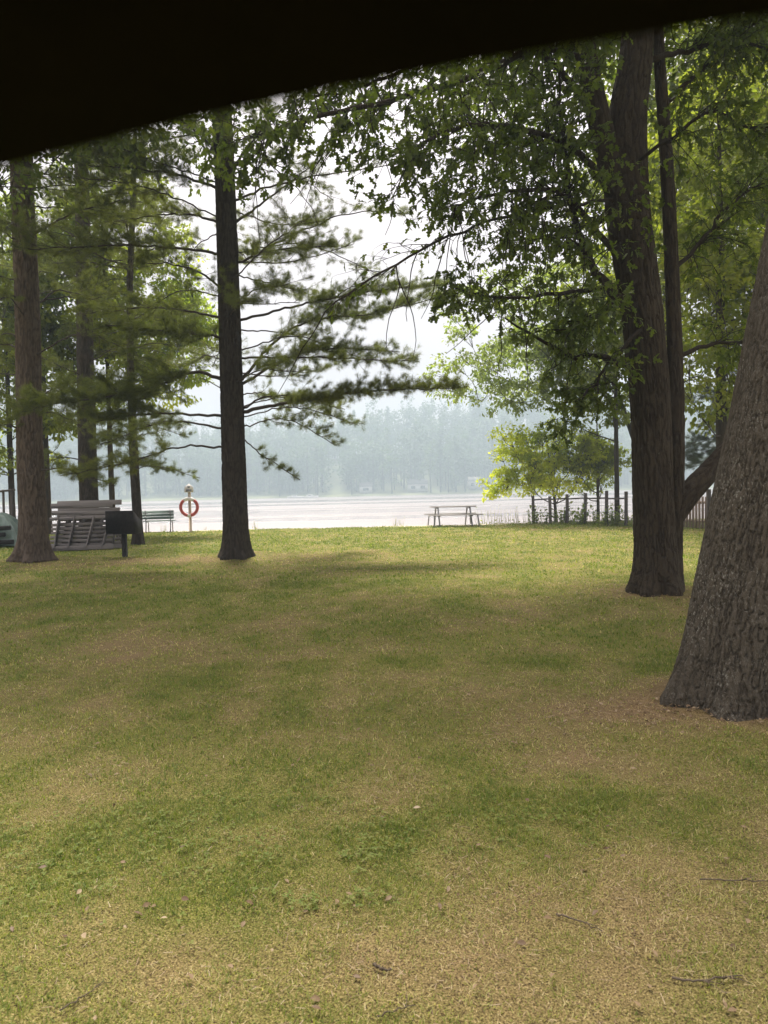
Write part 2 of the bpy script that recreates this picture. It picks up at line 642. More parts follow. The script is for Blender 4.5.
def axis(breaks):
    out = []
    for a, b, s in breaks:
        out.append(np.arange(a, b, s))
    return np.unique(np.round(np.concatenate(out), 4))


gx = axis([(-160, -40, 10), (-40, -16, 1.5), (-16, -6, .35), (-6, 6, .10), (6, 16, .35), (16, 40, 1.5), (40, 170, 10)])
gy = axis([(-90, -20, 8), (-20, 0, 1.0), (0, 12, .10), (12, 28, .3), (28, 40, .3), (40, 46, 1)])
X, Y = np.meshgrid(gx, gy, indexing='ij')
Z = ground(X, Y)
nx, ny = X.shape
i, j = np.meshgrid(np.arange(nx - 1), np.arange(ny - 1), indexing='ij')
q = (i * ny + j).reshape(-1)
mb = MB()
mb.add(np.stack([X, Y, Z], -1).reshape(-1, 3), np.stack([q, q + ny, q + ny + 1, q + 1], -1), dryness(X, Y).reshape(-1))
tag(mb.build("lawn", M_LAWN, smooth=True), kind="structure")


# ------------------------------------------------------------------ lake
def water_mat():
    m, nt, out = new_mat("lake water")
    n1 = noise_tex(nt, .9, 4, (.35, 1, 1), .6)
    n2 = noise_tex(nt, 3.2, 3, (.5, 1, 1), .6)
    n3 = noise_tex(nt, .02, 3, (.12, 1, 1), .5)
    s = mixc(nt, .45, mixc(nt, .5, n1, noise_tex(nt, .16, 3, (.3, 1, 1), .6)), n2)
    rough = ramp(nt, n3, [(.40, (.10, .10, .10)), (.5, (.30, .30, .30)), (.62, (.42, .42, .42))])
    b = principled(nt, out, (.13, .105, .10), rough, s, 1.0, .5, .5)
    b.inputs['IOR'].default_value = 1.6
    return m


mb = MB()
ys = np.concatenate([np.arange(33, 60, 1.5), np.arange(60, 700, 12)])
mb.add([(-900, 32, WATER_Z), (900, 32, WATER_Z), (900, 640, WATER_Z), (-900, 640, WATER_Z)], np.array([[0, 1, 2, 3]]))
tag(mb.build("lake", water_mat()), kind="structure")


# ------------------------------------------------------------------ far shore: terrain, wood, trees, houses, boats
def shore_y(x):
    return 400 + 0.02 * np.asarray(x) + 2.5 * np.sin(np.asarray(x) * .05) + 1.5 * np.sin(np.asarray(x) * .17)


def far_ground(x, y):
    d = np.maximum(y - shore_y(x), -4)
    return WATER_Z + np.where(d < 0, .25 * d, .9 * sstep(0, 3.0, d) + 34 * sstep(10, 120, d) * (.8 + .5 * sstep(-60, 110, x)) * (.6 + .6 * fbm(np.asarray(x) / 90, 0 * np.asarray(x), seed=77, octv=2)))


fx = np.arange(-560, 561, 8.0)
fy = np.concatenate([np.arange(392, 430, 1.0), np.arange(430, 640, 8)])
X, Y = np.meshgrid(fx, fy, indexing='ij')
Z = far_ground(X, Y)
nx, ny = X.shape
i, j = np.meshgrid(np.arange(nx - 1), np.arange(ny - 1), indexing='ij')
q = (i * ny + j).reshape(-1)
mb = MB()
mb.add(np.stack([X, Y, Z], -1).reshape(-1, 3), np.stack([q, q + ny, q + ny + 1, q + 1], -1))
tag(mb.build("far_shore_hills", plain_mat("far shore turf", (.075, .095, .04), (.17, .175, .08), .05, .95), smooth=True), kind="structure")

rng = np.random.default_rng(5)


def far_tree(wood, crown, x, y, h, w, rng, conifer=False, base=.25, n=260):
    z0 = float(far_ground(np.array(x), np.array(y)))
    tube(wood, [(x, y, z0 - .2), (x + rng.normal(0, .15), y, z0 + h * .45), (x + rng.normal(0, .3), y, z0 + h * .85)], [h * .016 + .06, h * .012 + .04, .05], 6)
    if conifer:
        u = rng.random(n) ** .7
        zz = h * (base + (1 - base) * u)
        rr = w * (1.05 - u) * np.sqrt(rng.random(n))
        a = rng.random(n) * 2 * np.pi
        p = np.stack([x + rr * np.cos(a), y + rr * np.sin(a), z0 + zz - rr * .25], -1)
        sz = rng.uniform(1.0, 2.0, n)
    else:
        k = 9
        cl = rng.normal(0, 1, (k, 3)) * [w * .5, w * .5, h * (1 - base) * .26] + [x, y, z0 + h * (base + (1 - base) * .5)]
        c = cl[rng.integers(0, k, n)]
        p = c + nrm(rng.normal(0, 1, (n, 3))) * rng.random((n, 1)) ** .4 * [w * .42, w * .42, h * .15]
        sz = rng.uniform(1.0, 2.1, n)
    tt = np.clip(rng.uniform(.1, .7) + rng.normal(0, .14, n), 0, 1)
    leaves(crown, p, rng.normal(0, 1, (n, 3)), rng.normal(0, .6, (n, 3)) + [0, -.3, .8], sz, OVAL, tt)


wood, crown = MB(), MB()
for k in range(1050):
    x = rng.uniform(-330, 330)
    d = rng.uniform(0, 1) ** 1.3 * 130 + 24
    y = float(shore_y(x)) + d
    hh = rng.uniform(18, 35)
    far_tree(wood, crown, x, y, hh, rng.uniform(4.5, 8.0), rng, rng.random() < .10, rng.uniform(.03, .2), 260)
fw = crown.build("far_woodland", M_FAR)
tag(fw, kind="stuff")
tag(fw, "hazy blue green woodland covering the far side of the lake", "woodland")
wd = wood.build("trunks", M_BARK_PINE, fw)
wd["kind"] = "stuff"

FAR_TREES = [  # trees of the far bank whose trunks stand apart against the pale lawn
    (431, 260, 27, 4.2, 0), (441, 263, 30, 3.8, 1), (449, 260, 28, 4.4, 0), (457, 263, 31, 4.0, 1), (466, 260, 26, 4.4, 0), (352, 259, 19, 5.4, 0), (318, 263, 27, 4.2, 1),
    (392, 259, 25, 5.4, 0), (280, 260, 22, 4.8, 0)]
FAR_WORDS = ["leftmost of the close far trunks by the pale shore house", "slim far tree just right of the leftmost close trunk", "middle far tree of the close trunks on the opposite bank",
             "far tree second from the right among the close trunks", "far tree at the right end of the close trunks", "rounded far tree above the pale strip of far lawn",
             "far conifer right of the white moored boats", "broad far tree left of the pale shore house", "far tree behind the white moored boats"]
for (px, yy, h, w, con), lab in zip(FAR_TREES, FAR_WORDS):
    x = P(px, 490, yy + 150)[0]
    yy = float(shore_y(x)) + (yy - 250)
    b = np.array([x, yy, float(far_ground(np.array(x), np.array(yy)))])
    t = empty("far_tree", b, lab, "tree", "trees at the edge of the far bank")
    wo, cr = MB(), MB()
    far_tree(wo, cr, x, yy, h, w, rng, bool(con), .34, 260)
    wo.build("trunk", M_BARK_PINE, t, b)
    cr.build("crown", M_FAR, t, b)


def house(px, dy, w, d, h, lab, windows=2):
    x = P(px, 490, 420)[0]
    y = float(shore_y(x)) + dy
    z = float(far_ground(np.array(x), np.array(y)))
    o = np.array([x, y, z])
    t = empty("shore_house", o, lab, "house", "houses on the far bank")
    m = MB()
    box(m, (x, y, z + h / 2 - .15), (w, d, h + .3))
    gv = np.array([(-w / 2, -d / 2, h), (w / 2, -d / 2, h), (-w / 2, d / 2, h), (w / 2, d / 2, h), (-w / 2, 0, h + d * .3), (w / 2, 0, h + d * .3)]) + o
    m.add(gv, [np.array([[0, 2, 4], [1, 5, 3]])])
    m.build("wall", M_HOUSE, t, o)
    m = MB()
    for s in (-1, 1):
        a = np.array([x - w / 2 - .3, y, z + h + d * .3 + .06])
        c = np.array([x - w / 2 - .3, y + s * (d / 2 + .3), z + h - .06])
        e = np.array([w + .6, 0, 0])
        v = np.array([a, a + e, c + e, c])
        v = np.vstack([v, v + [0, 0, .12]])
        m.add(v, np.array([(0, 1, 2, 3), (4, 7, 6, 5), (0, 4, 5, 1), (1, 5, 6, 2), (2, 6, 7, 3), (3, 7, 4, 0)]))
    m.build("roof", M_HROOF, t, o)
    for k in range(windows):
        m = MB()
        box(m, (x + (k - (windows - 1) / 2) * w / windows, y - d / 2 - .02, z + h * .55), (w / windows * .45, .06, h * .4))
        m.build("window", M_GLASS, t, o)


house(418, 22, 11, 9, 4, "pale house on the far bank left of the close trunks")
house(478, 26, 9, 8, 4, "pale house on the far bank right of the close trunks")
house(366, 22, 7, 7, 3.4, "small pale shed on the far lawn behind round tree", 1)


def boat(px, dy, L, lab):
    x = P(px, 496, 397)[0]
    y = float(shore_y(x)) - dy
    o = np.array([x, y, WATER_Z])
    t = empty("moored_boat", o, lab, "boat", "white boats moored at the far bank")
    m = MB()
    st = np.linspace(0, 1, 9)
    prof = []
    for s in st:
        w = .95 * (1 - s ** 3) + .02
        prof.append([(s * L, -w, .75 + .2 * s), (s * L, -w * .8, .1), (s * L, 0, -.15), (s * L, w * .8, .1), (s * L, w, .75 + .2 * s)])
    v = np.array(prof).reshape(-1, 3) + o - [L / 2, 0, 0]
    f = [(k * 5 + c, k * 5 + c + 1, k * 5 + c + 6, k * 5 + c + 5) for k in range(8) for c in range(4)]
    f += [(k * 5 + 4, k * 5, k * 5 + 5, k * 5 + 9) for k in range(8)]
    m.add(v, [np.array(f), np.array([[0, 1, 2, 3, 4]])])
    m.build("hull", M_WHITE, t, o)
    m = MB()
    box(m, o + [-.2, 0, 1.15], (L * .34, 1.2, .7), None, .12)
    m.build("cabin", M_WHITE, t, o)
    m = MB()
    box(m, o + [-.2, -.61, 1.25], (L * .26, .05, .3))
    m.build("window", M_GLASS, t, o)


boat(296, 4, 8, "white boat moored at the far bank, left of two")
boat(311, 5, 9, "white boat moored at the far bank, right of two")


# ------------------------------------------------------------------ trunks, limbs and foliage
def trunk(mb, pts, radii, sides=48, per_m=14, flare=0.5, flare_h=.35, lobes=5, ridge=.012, rk=9.0, seed=1, off=.15):
    L = float(np.sum(np.linalg.norm(np.diff(np.asarray(pts, float), axis=0), axis=1)))
    n = max(8, int(L * per_m))
    p = smooth_path(pts, n)
    rr = smooth_path(np.stack([radii, radii, radii], 1), n)[:, 0]
    _, Nn, Bb = frames(p)
    s = np.concatenate([[0], np.cumsum(np.linalg.norm(np.diff(p, axis=0), axis=1))])
    a = np.arange(sides) / sides * 2 * np.pi
    A, S = np.meshgrid(a, s)
    Rr = rr[:, None] * np.ones_like(A)
    ph = seed * 1.7
    lob = .55 + .3 * np.cos(lobes * A + ph) + .15 * np.cos((lobes + 2) * A + 2 * ph)
    base = Rr * (1 + flare * np.exp(-np.maximum(S - off, 0) / flare_h) * lob)
    cx, cz = np.cos(A) * Rr * rk, np.sin(A) * Rr * rk
    wob = vnoise(cx * .35 + 7, cz * .35, S * rk * .12, seed + 5) * .9
    n1 = vnoise(cx + wob, cz, S * rk * .20, seed) * .7 + vnoise(cx * 2.1 + 5, cz * 2.1 + wob, S * rk * .5, seed + 3) * .3
    crack = np.exp(-((n1 - .5) / .065) ** 2)
    plate = vnoise(cx * 1.6, cz * 1.6, S * rk * .9, seed + 11)
    big = fbm(np.cos(A) * 1.5 + 9, np.sin(A) * 1.5, S * .8, seed + 8, 2) - .5
    rad = base * (1 + .14 * big) - ridge * crack + ridge * .45 * (plate - .5)
    rg = .75 * crack + .25 * (1 - plate)
    v = p[:, None] + rad[..., None] * (np.cos(A)[..., None] * Nn[:, None] + np.sin(A)[..., None] * Bb[:, None])
    i = np.arange(n - 1)[:, None] * sides
    j = np.arange(sides)[None]
    j2 = (j + 1) % sides
    f = np.stack([i + j, i + j2, i + sides + j2, i + sides + j], -1).reshape(-1, 4)
    mb.add(v.reshape(-1, 3), [f, (np.arange(sides) + (n - 1) * sides)[None]], np.clip(1 - rg, 0, 1).reshape(-1))
    return p, rr


def leafy_limb(wood, fol, pts, r0, r1, rng, n_tw=30, tw_len=.7, t0=.2, leaf=.12, per_tw=9, subs=3, droop=.35, template=LOBED, sides=7, up=.15, tint0=.45, bare=0):
    L = float(np.sum(np.linalg.norm(np.diff(np.asarray(pts, float), axis=0), axis=1)))
    n = max(10, int(L * 8))
    p = smooth_path(pts, n)
    p[1:-1] += rng.normal(0, .012, (n - 2, 3))
    rad = np.linspace(1, 0, n) ** .8 * (r0 - r1) + r1
    tube(wood, p, rad, sides, .4)
    tan = nrm(np.gradient(p, axis=0))
    LP, LD, LN, LT = [], [], [], []

    def twig(o, d, ln, r, depth):
        k = 5
        q = [o]
        dd = np.array(d)
        for _ in range(k):
            dd = nrm(dd + rng.normal(0, .18, 3) + [0, 0, -droop * .25])
            q.append(q[-1] + dd * ln / k)
        q = np.array(q)
        tube(wood, q, np.linspace(r, r * .35, len(q)), 3, .4, cap=False)
        if depth > 0:
            for _ in range(subs):
                u = rng.uniform(.25, .95)
                b = q[0] * 0 + q[min(int(u * k), k - 1)] * (1 - u * k % 1) + q[min(int(u * k) + 1, k)] * (u * k % 1)
                d2 = nrm(dd + rng.normal(0, .75, 3) + [0, 0, -.05])
                twig(b, d2, ln * rng.uniform(.4, .65), r * .6, depth - 1)
        tt = np.clip(tint0 + rng.normal(0, .12), 0, 1)
        for _ in range(per_tw):
            u = rng.uniform(.15, 1) if rng.random() < .6 else rng.uniform(.85, 1)
            b = q[min(int(u * k), k - 1)] * (1 - u * k % 1) + q[min(int(u * k) + 1, k)] * (u * k % 1) if u < 1 else q[-1]
            ld = nrm(dd * .6 + rng.normal(0, .7, 3) + [0, 0, -droop])
            LP.append(b)
            LD.append(ld)
            LN.append(np.array([0, 0, 1.0]) + rng.normal(0, .55, 3))
            LT.append(np.clip(tt + rng.normal(0, .12), 0, 1))

    n_tw = int(n_tw * 1.5)
    for k in range(n_tw):
        u = t0 + (1 - t0) * ((k + rng.random()) / n_tw)
        ii = min(int(u * (n - 1)), n - 2)
        fr = u * (n - 1) - ii
        o = p[ii] * (1 - fr) + p[ii + 1] * fr
        side = nrm(np.cross(tan[ii], [0, 0, 1.0])) * (1 if k % 2 else -1)
        d = nrm(tan[ii] * rng.uniform(.2, .9) + side * rng.uniform(.2, 1) + np.array([0, 0, 1]) * rng.normal(up, .5))
        twig(o, d, tw_len * rng.uniform(.5, 1.25) * (1.1 - .4 * u), .0045 + rad[ii] * .12, 1)
    for k in range(bare):                            # long dead hanging twigs
        ii = rng.integers(int(n * .3), n)
        q = [p[ii]]
        dd = nrm(np.array([rng.normal(0, .35), rng.normal(0, .3), -1]))
        for _ in range(8):
            dd = nrm(dd + rng.normal(0, .18, 3) + [0, 0, -.1])
            q.append(q[-1] + dd * rng.uniform(.08, .17))
        tube(wood, np.array(q), np.linspace(.007, .003, len(q)), 4, .3, cap=False)
    if LP:
        sz = leaf * rng.uniform(.65, 1.25, len(LP))
        leaves(fol, np.array(LP), np.array(LD), np.array(LN), sz, template, np.array(LT))


def crown_clumps(wood, fol, starts, centres, radii, rng, per=160, leaf=.16, template=OVAL, tint0=.5, flat=.6, branch_r=.03, tint_sd=.16, t_top=0.0):
    """leaf clumps hung on curved limbs that leave the trunk at `starts`"""
    centres = np.asarray(centres, float)
    nodes = [np.asarray(q) for q in starts]
    n0 = len(nodes)
    dist = np.array([np.min(np.linalg.norm(np.asarray(starts) - q, axis=1)) for q in centres])
    for ci in np.argsort(dist):                       # boughs fork from the nearest inner bough
        c, rd = centres[ci], radii[ci]
        arr = np.asarray(nodes)
        k = int(np.argmin(np.linalg.norm(arr - (c - [0, 0, .7]), axis=1)))
        s = arr[k]
        ln = np.linalg.norm(c - s)
        mid = (s + c) / 2 + rng.normal(0, .10 * ln, 3) - [0, 0, .08 * ln]
        br = smooth_path([s, mid, c], 7)
        nodes.append(c)
        r_in = branch_r if k < n0 else branch_r * .5
        tube(wood, br, np.linspace(r_in, .008, 7), 5, .4, cap=False)
        for _ in range(5):
            e = c + nrm(rng.normal(0, 1, 3)) * rd * rng.uniform(.5, 1.0) * [1, 1, flat]
            tube(wood, smooth_path([br[4], (br[5] + e) / 2 + rng.normal(0, .06, 3), e], 5), np.linspace(.010, .004, 5), 3, .4, cap=False)
        n = int(per * rng.uniform(.7, 1.3))
        k = max(3, n // 14)                           # sprays inside the clump
        sc = c + nrm(rng.normal(0, 1, (k, 3))) * (rng.random((k, 1)) ** .45) * rd * [1, 1, flat]
        who = rng.integers(0, k, n)
        p = sc[who] + rng.normal(0, 1, (n, 3)) * rd * [.17, .17, .10]
        d = nrm(rng.normal(0, .6, (n, 3)) + (sc[who] - c) / rd + [0, 0, -.35])
        nn = rng.normal(0, .5, (n, 3)) + [0, 0, 1]
        ct = tint0 + rng.normal(0, tint_sd)
        t = np.clip(ct + rng.normal(0, .12, k)[who] + rng.normal(0, .08, n), 0, 1)
        leaves(fol, p, d, nn, leaf * rng.uniform(.6, 1.25, n), template, t)


# needle tuft: thin needles fanning forward from the twig tip
_tr = np.random.default_rng(8)
_nd = nrm(np.stack([_tr.uniform(.2, 1, 22), _tr.normal(0, .6, 22), _tr.normal(0, .5, 22)], 1))
_tv, _tf = [], []
for _k, _d in enumerate(_nd):
    _s = nrm(np.cross(_d, _tr.normal(0, 1, 3))) * .0125
    _l = _tr.uniform(.7, 1.1)
    _o = np.array([_tr.uniform(-.5, .2), 0, 0])
    _tv += [_o - _s, _o + _s, _o + _d * _l]
    _tf.append((3 * _k, 3 * _k + 1, 3 * _k + 2))
TUFT = (np.array(_tv), np.array(_tf))


def pine_bough(wood, fol, pts, r0, rng, dens=1.0, t0=.25, width=.8, needle=.105, tint0=.45, lift=.1, dead=False):
    L = float(np.sum(np.linalg.norm(np.diff(np.asarray(pts, float), axis=0), axis=1)))
    n = max(10, int(L * 7))
    p = smooth_path(pts, n)
    p[1:-1] += rng.normal(0, .012, (n - 2, 3))
    tube(wood, p, np.linspace(r0, .008, n), 6, .4)
    tan = nrm(np.gradient(p, axis=0))
    TP, TD = [], []
    nb = int(L * 9 * (.5 if dead else dens))
    for k in range(nb):
        u = t0 + (1 - t0) * (k + rng.random()) / max(nb, 1)
        ii = min(int(u * (n - 1)), n - 2)
        o = p[ii]
        side = nrm(np.cross(tan[ii], [0, 0, 1.0])) * (1 if k % 2 else -1)
        d = nrm(tan[ii] * rng.uniform(.5, 1.1) + side * rng.uniform(.3, 1.0) + np.array([0, 0, rng.normal(lift, .26)]))
        ln = 1.25 * width * rng.uniform(.4, 1.2) * (1.15 - .55 * u) * min(1, (u - t0) * 5 + .45)
        q = [o]
        dd = d
        for _ in range(4):
            dd = nrm(dd + rng.normal(0, .12, 3) + [0, 0, .03])
            q.append(q[-1] + dd * ln / 4)
        q = np.array(q)
        tube(wood, q, np.linspace(.007, .003, 5), 3, .4, cap=False)
        if dead:
            continue
        sprays = [(q, ln)]
        for _ in range(3):
            e = q[rng.integers(1, 4)]
            d3 = nrm(dd + rng.normal(0, .7, 3) * [1, 1, .6])
            l3 = ln * rng.uniform(.3, .6)
            q3 = np.array([e, e + d3 * l3 * .5, e + d3 * l3 + [0, 0, .02]])
            tube(wood, q3, [.004, .003, .002], 3, .4, cap=False)
            sprays.append((q3, l3))
        for qq, l_ in sprays:
            m = max(1, int(l_ / .13 * dens))
            for uu in np.append(rng.uniform(.3, 1.0, m), 1.0):
                sg = min(int(uu * (len(qq) - 1)), len(qq) - 2)
                fr = uu * (len(qq) - 1) - sg
                k2 = rng.integers(2, 6)
                TP.append(qq[sg] * (1 - fr) + qq[sg + 1] * fr + rng.normal(0, .022, (k2, 3)))
                TD.append(nrm(nrm(qq[sg + 1] - qq[sg]) + rng.normal(0, .5, (k2, 3)) + [0, 0, .15]))
    if TP:
        TP, TD = np.concatenate(TP), np.concatenate(TD)
        m = len(TP)
        tt = np.clip(tint0 + rng.normal(0, .1) + rng.normal(0, .13, m), 0, 1)
        leaves(fol, TP, TD, rng.normal(0, 1, (m, 3)), needle * rng.uniform(.75, 1.25, m), TUFT, tt)


def make_pine(name, label, base, tpts, trad, mat, boughs, auto, seed, group="pines on the left of the lawn", needle_mat=None, extra=None, **kw):
    """boughs: explicit polylines [(points, radius, options)], auto: (z0, z1, step, length, per whorl)"""
    rng = np.random.default_rng(seed)
    needle_mat = needle_mat or M_PINE
    t = empty(name, base, label, "tree", group)
    m = MB()
    p, rr = trunk(m, tpts, trad, seed=seed, **kw)
    m.build("trunk", mat, t, base, smooth=True)
    for z in ([] if extra is None else np.arange(extra[0], extra[1], extra[2])):
        k = int(np.argmin(np.abs(p[:, 2] - z)))
        az = rng.uniform(0, 2 * np.pi)
        l = extra[3] * rng.uniform(.6, 1.15)
        d = np.array([math.cos(az), math.sin(az), 0])
        s0 = p[k] + d * rr[k] * .8
        boughs = boughs + [([s0, s0 + d * l * .45 + [0, 0, l * rng.uniform(.0, .14)], s0 + d * l + [0, 0, l * rng.uniform(-.12, .2)]], .018,
                            dict(t0=rng.uniform(.25, .5), dens=rng.uniform(.4, .8), width=rng.uniform(.5, .9)))]
    for pts, r0, opt in boughs:
        wo, fo = MB(), MB()
        pine_bough(wo, fo, pts, r0, rng, **opt)
        b = wo.build("branch", M_TWIG, t, base, smooth=True)
        if fo.v:
            fo.build("needles", needle_mat, b)
            b.children[0].data.transform(Matrix.Translation(tuple(-np.asarray(base))))
    if auto:
        z0, z1, step, ln, nper = auto
        wo, fo = MB(), MB()
        z = z0
        while z < z1:
            k = int(np.argmin(np.abs(p[:, 2] - z)))
            u = (z - z0) / (z1 - z0)
            for w in range(nper):
                a = rng.uniform(0, 2 * np.pi)
                l = ln * (1.05 - .8 * u) * rng.uniform(.6, 1.1)
                d = np.array([math.cos(a), math.sin(a), 0])
                s = p[k] + [0, 0, rng.uniform(-.2, .2)]
                pine_bough(wo, fo, [s, s + d * l * .5 + [0, 0, l * .10], s + d * l + [0, 0, l * rng.uniform(.02, .22)]], .03, rng, dens=.36, t0=.3, width=.75, needle=.17)
            z += step
        wo.build("upper_branches", M_TWIG, t, base, smooth=True)
        fo.build("crown", needle_mat, t, base)
    return t


def px_path(lst, Y0):
    return [P(a[0], a[1], a[2] if len(a) > 2 else Y0) for a in lst]


# --- the dark pine left of centre
B1 = G(236, 557)
YP = B1[1]
tp = [B1 - [0, 0, .12], P(235.5, 520, YP), P(234, 470, YP), P(232, 400, YP), P(229, 300, YP), P(225.5, 200, YP), P(222, 110, YP), P(216, -60, YP), P(206, -330, YP)]
tr = np.array([.29, .275, .27, .25, .235, .22, .205, .16, .03])
bo = [
    ([(243, 412), (300, 400, YP - .2), (370, 391, YP - .5), (458, 388, YP - .8)], .045, dict(t0=.25, dens=1.7, width=.5)),
    ([(243, 408), (272, 396, YP + .3), (345, 399, YP + .8)], .03, dict(t0=.4, dens=.5, width=.35)),
    ([(242, 384), (285, 360, YP - .2), (330, 348, YP - .4), (400, 352, YP - .6)], .035, dict(t0=.35, dens=.9, width=.6)),
    ([(242, 380), (275, 342, YP + .4), (312, 320, YP + .8), (370, 314, YP + 1.1), (445, 296, YP + 1.4)], .035, dict(t0=.42, dens=1.3, width=.7)),
    ([(240, 320), (285, 309, YP + .2), (330, 298, YP + .4), (380, 290, YP + .5), (450, 284, YP + .6)], .032, dict(t0=.38, dens=1.2, width=.6)),
    ([(241, 358), (300, 357, YP - .6), (420, 362, YP - 1.3)], .028, dict(t0=.2, dens=1.0, width=.5)),
    ([(238, 262), (275, 250, YP - .5), (335, 246, YP - 1.0)], .03, dict(t0=.1, dens=1.2, width=.5)),
    ([(236, 222), (272, 196, YP + .2), (330, 152, YP + .5)], .035, dict(t0=.5, dens=.25, width=.4)),
    ([(236, 200), (290, 181, YP - .4), (405, 163, YP - .8)], .028, dict(t0=.4, dens=.3, width=.4)),
    ([(272, 245), (310, 227, YP - .5), (355, 212, YP - .6), (410, 214, YP - .7)], .018, dict(t0=.5, dens=.3, width=.35)),
    ([(240, 304), (300, 303, YP + .6)], .014, dict(dead=True, width=.25)),
    ([(245, 440), (262, 455, YP - .4), (300, 480, YP - .9)], .016, dict(t0=.35, dens=.5, width=.32)),
    ([(234, 165), (262, 130, YP), (300, 90, YP)], .03, dict(t0=.4, dens=.5)),
    ([(222, 190), (165, 172, YP - .5), (75, 165, YP - 1.2)], .035, dict(t0=.2, dens=1.1, width=.7)),
    ([(222, 222), (180, 214, YP + .4), (105, 222, YP + .9)], .035, dict(t0=.25, dens=.9, width=.6)),
    ([(222, 254), (170, 247, YP - .6), (95, 246, YP - 1.4), (15, 250, YP - 2)], .035, dict(t0=.25, dens=1.0, width=.6)),
    ([(223, 318), (160, 308, YP + .2), (80, 313, YP + .4)], .032, dict(t0=.3, dens=1.0, width=.6)),
    ([(224, 338), (175, 332, YP - .6), (105, 325, YP - 1.3)], .032, dict(t0=.1, dens=1.7, width=.45)),
    ([(224, 380), (193, 372, YP - .3), (150, 388, YP - .9), (85, 400, YP - 1.6), (15, 410, YP - 2.3)], .045, dict(t0=.3, dens=1.7, width=.75)),
    ([(224, 416), (150, 414, YP - .8), (95, 422, YP - 1.6)], .035, dict(t0=.3, dens=1.2, width=.55)),
    ([(224, 428), (165, 422, YP + .6), (100, 445, YP + 1.2)], .03, dict(t0=.3, dens=1.0, width=.6)),
    ([(224, 447), (180, 447, YP - .5), (130, 462, YP - 1.1), (60, 476, YP - 1.8)], .028, dict(t0=.4, dens=.8, width=.5)),
    ([(222, 175), (190, 130, YP + .3), (150, 105, YP + .6)], .03, dict(t0=.25, dens=1.2, width=.7)),
    ([(224, 290), (190, 268, YP - 1.2), (140, 262, YP - 2.2)], .028, dict(t0=.2, dens=.7, width=.5)),
]
bo = [(px_path(a, YP), r, o) for a, r, o in bo]
make_pine("pine_tree", "tall dark pine standing alone left of centre on the lawn", B1, tp, tr, M_BARK_PINE, bo, (11.0, 22.5, .7, 4.2, 5), 11, extra=(2.9, 10.6, .24, 3.3), flare=.75, flare_h=.26, sides=150, per_m=30, rk=26, ridge=.02)

# --- reddish pine at the left edge
B2 = G(33, 561)
Y2 = B2[1]
tp = [B2 - [0, 0, .12], P(33, 530, Y2), P(31, 470, Y2), P(29, 400, Y2), P(27, 300, Y2), P(22, 180, Y2), P(16, 0, Y2), P(8, -280, Y2)]
tr = np.array([.31, .30, .285, .27, .26, .24, .19, .04])
bo = [
    ([(36, 395), (80, 390, Y2 - .6), (150, 400, Y2 - 1.2)], .03, dict(t0=.3, dens=1.0, width=.6)),
    ([(24, 300), (5, 296, Y2 - .4), (-40, 300, Y2 - .8)], .03, dict(t0=.3, dens=.8)),
    ([(36, 470), (70, 470, Y2 - .5), (115, 486, Y2 - 1)], .02, dict(t0=.3, dens=.8, width=.45)),
    ([(24, 430), (0, 425, Y2 - .5), (-40, 440, Y2 - .8)], .025, dict(t0=.3, dens=1.0)),
    ([(32, 235), (70, 215, Y2 - .4), (120, 200, Y2 - .8)], .03, dict(t0=.3, dens=1.0)),
    ([(32, 310), (60, 290, Y2 + .4), (95, 300, Y2 + .8)], .025, dict(t0=.35, dens=.7)),
    ([(20, 350), (5, 345, Y2 + .4), (-30, 352, Y2 + .8)], .025, dict(t0=.2, dens=1.0)),
]
bo = [(px_path(a, Y2), r, o) for a, r, o in bo]
make_pine("pine_tree", "reddish brown pine trunk at the left edge beside the wooden sections", B2, tp, tr, M_BARK_RED, bo, (10.5, 20, .8, 3.6, 5), 12, extra=(3.4, 10, .42, 2.6), flare=.9, flare_h=.26, sides=150, per_m=30, rk=24, ridge=.022)

# --- darker pine behind the wooden sections
Y3 = 24.5
x3 = P(89, 500, Y3)[0]
B3 = on_ground(x3, Y3)
tp = [B3 - [0, 0, .12], P(89, 500, Y3), P(87, 440, Y3), P(85, 340, Y3), P(83, 220, Y3), P(80, 120, Y3), P(75, -150, Y3)]
tr = np.array([.33, .30, .29, .26, .23, .2, .04])
bo = [
    ([(92, 470), (120, 462, Y3 - .5), (165, 470, Y3 - 1)], .025, dict(t0=.3, dens=.9)),
    ([(84, 460), (60, 458, Y3 - .4), (35, 470, Y3 - .8)], .025, dict(t0=.3, dens=.9)),
    ([(90, 330), (130, 318, Y3 - .4), (170, 322, Y3 - .8)], .028, dict(t0=.3, dens=.8)),
    ([(82, 300), (60, 290, Y3), (30, 296, Y3 - .4)], .028, dict(t0=.3, dens=.8)),
    ([(82, 240), (50, 225, Y3), (20, 232, Y3 - .4)], .028, dict(t0=.3, dens=.9)),
    ([(88, 270), (120, 260, Y3), (160, 262, Y3 + .4)], .028, dict(t0=.3, dens=.9)),
    ([(86, 200), (120, 190, Y3), (160, 198, Y3 + .4)], .028, dict(t0=.3, dens=1.0)),
]
bo = [(px_path(a, Y3), r, o) for a, r, o in bo]
make_pine("pine_tree", "dark pine trunk rising behind the grey wooden sections", B3, tp, tr, M_BARK_PINE, bo, (11.5, 21, .8, 3.6, 5), 13, extra=(3.0, 11, .4, 2.8), flare=.6, flare_h=.3, sides=80, per_m=18, rk=22, ridge=.018)

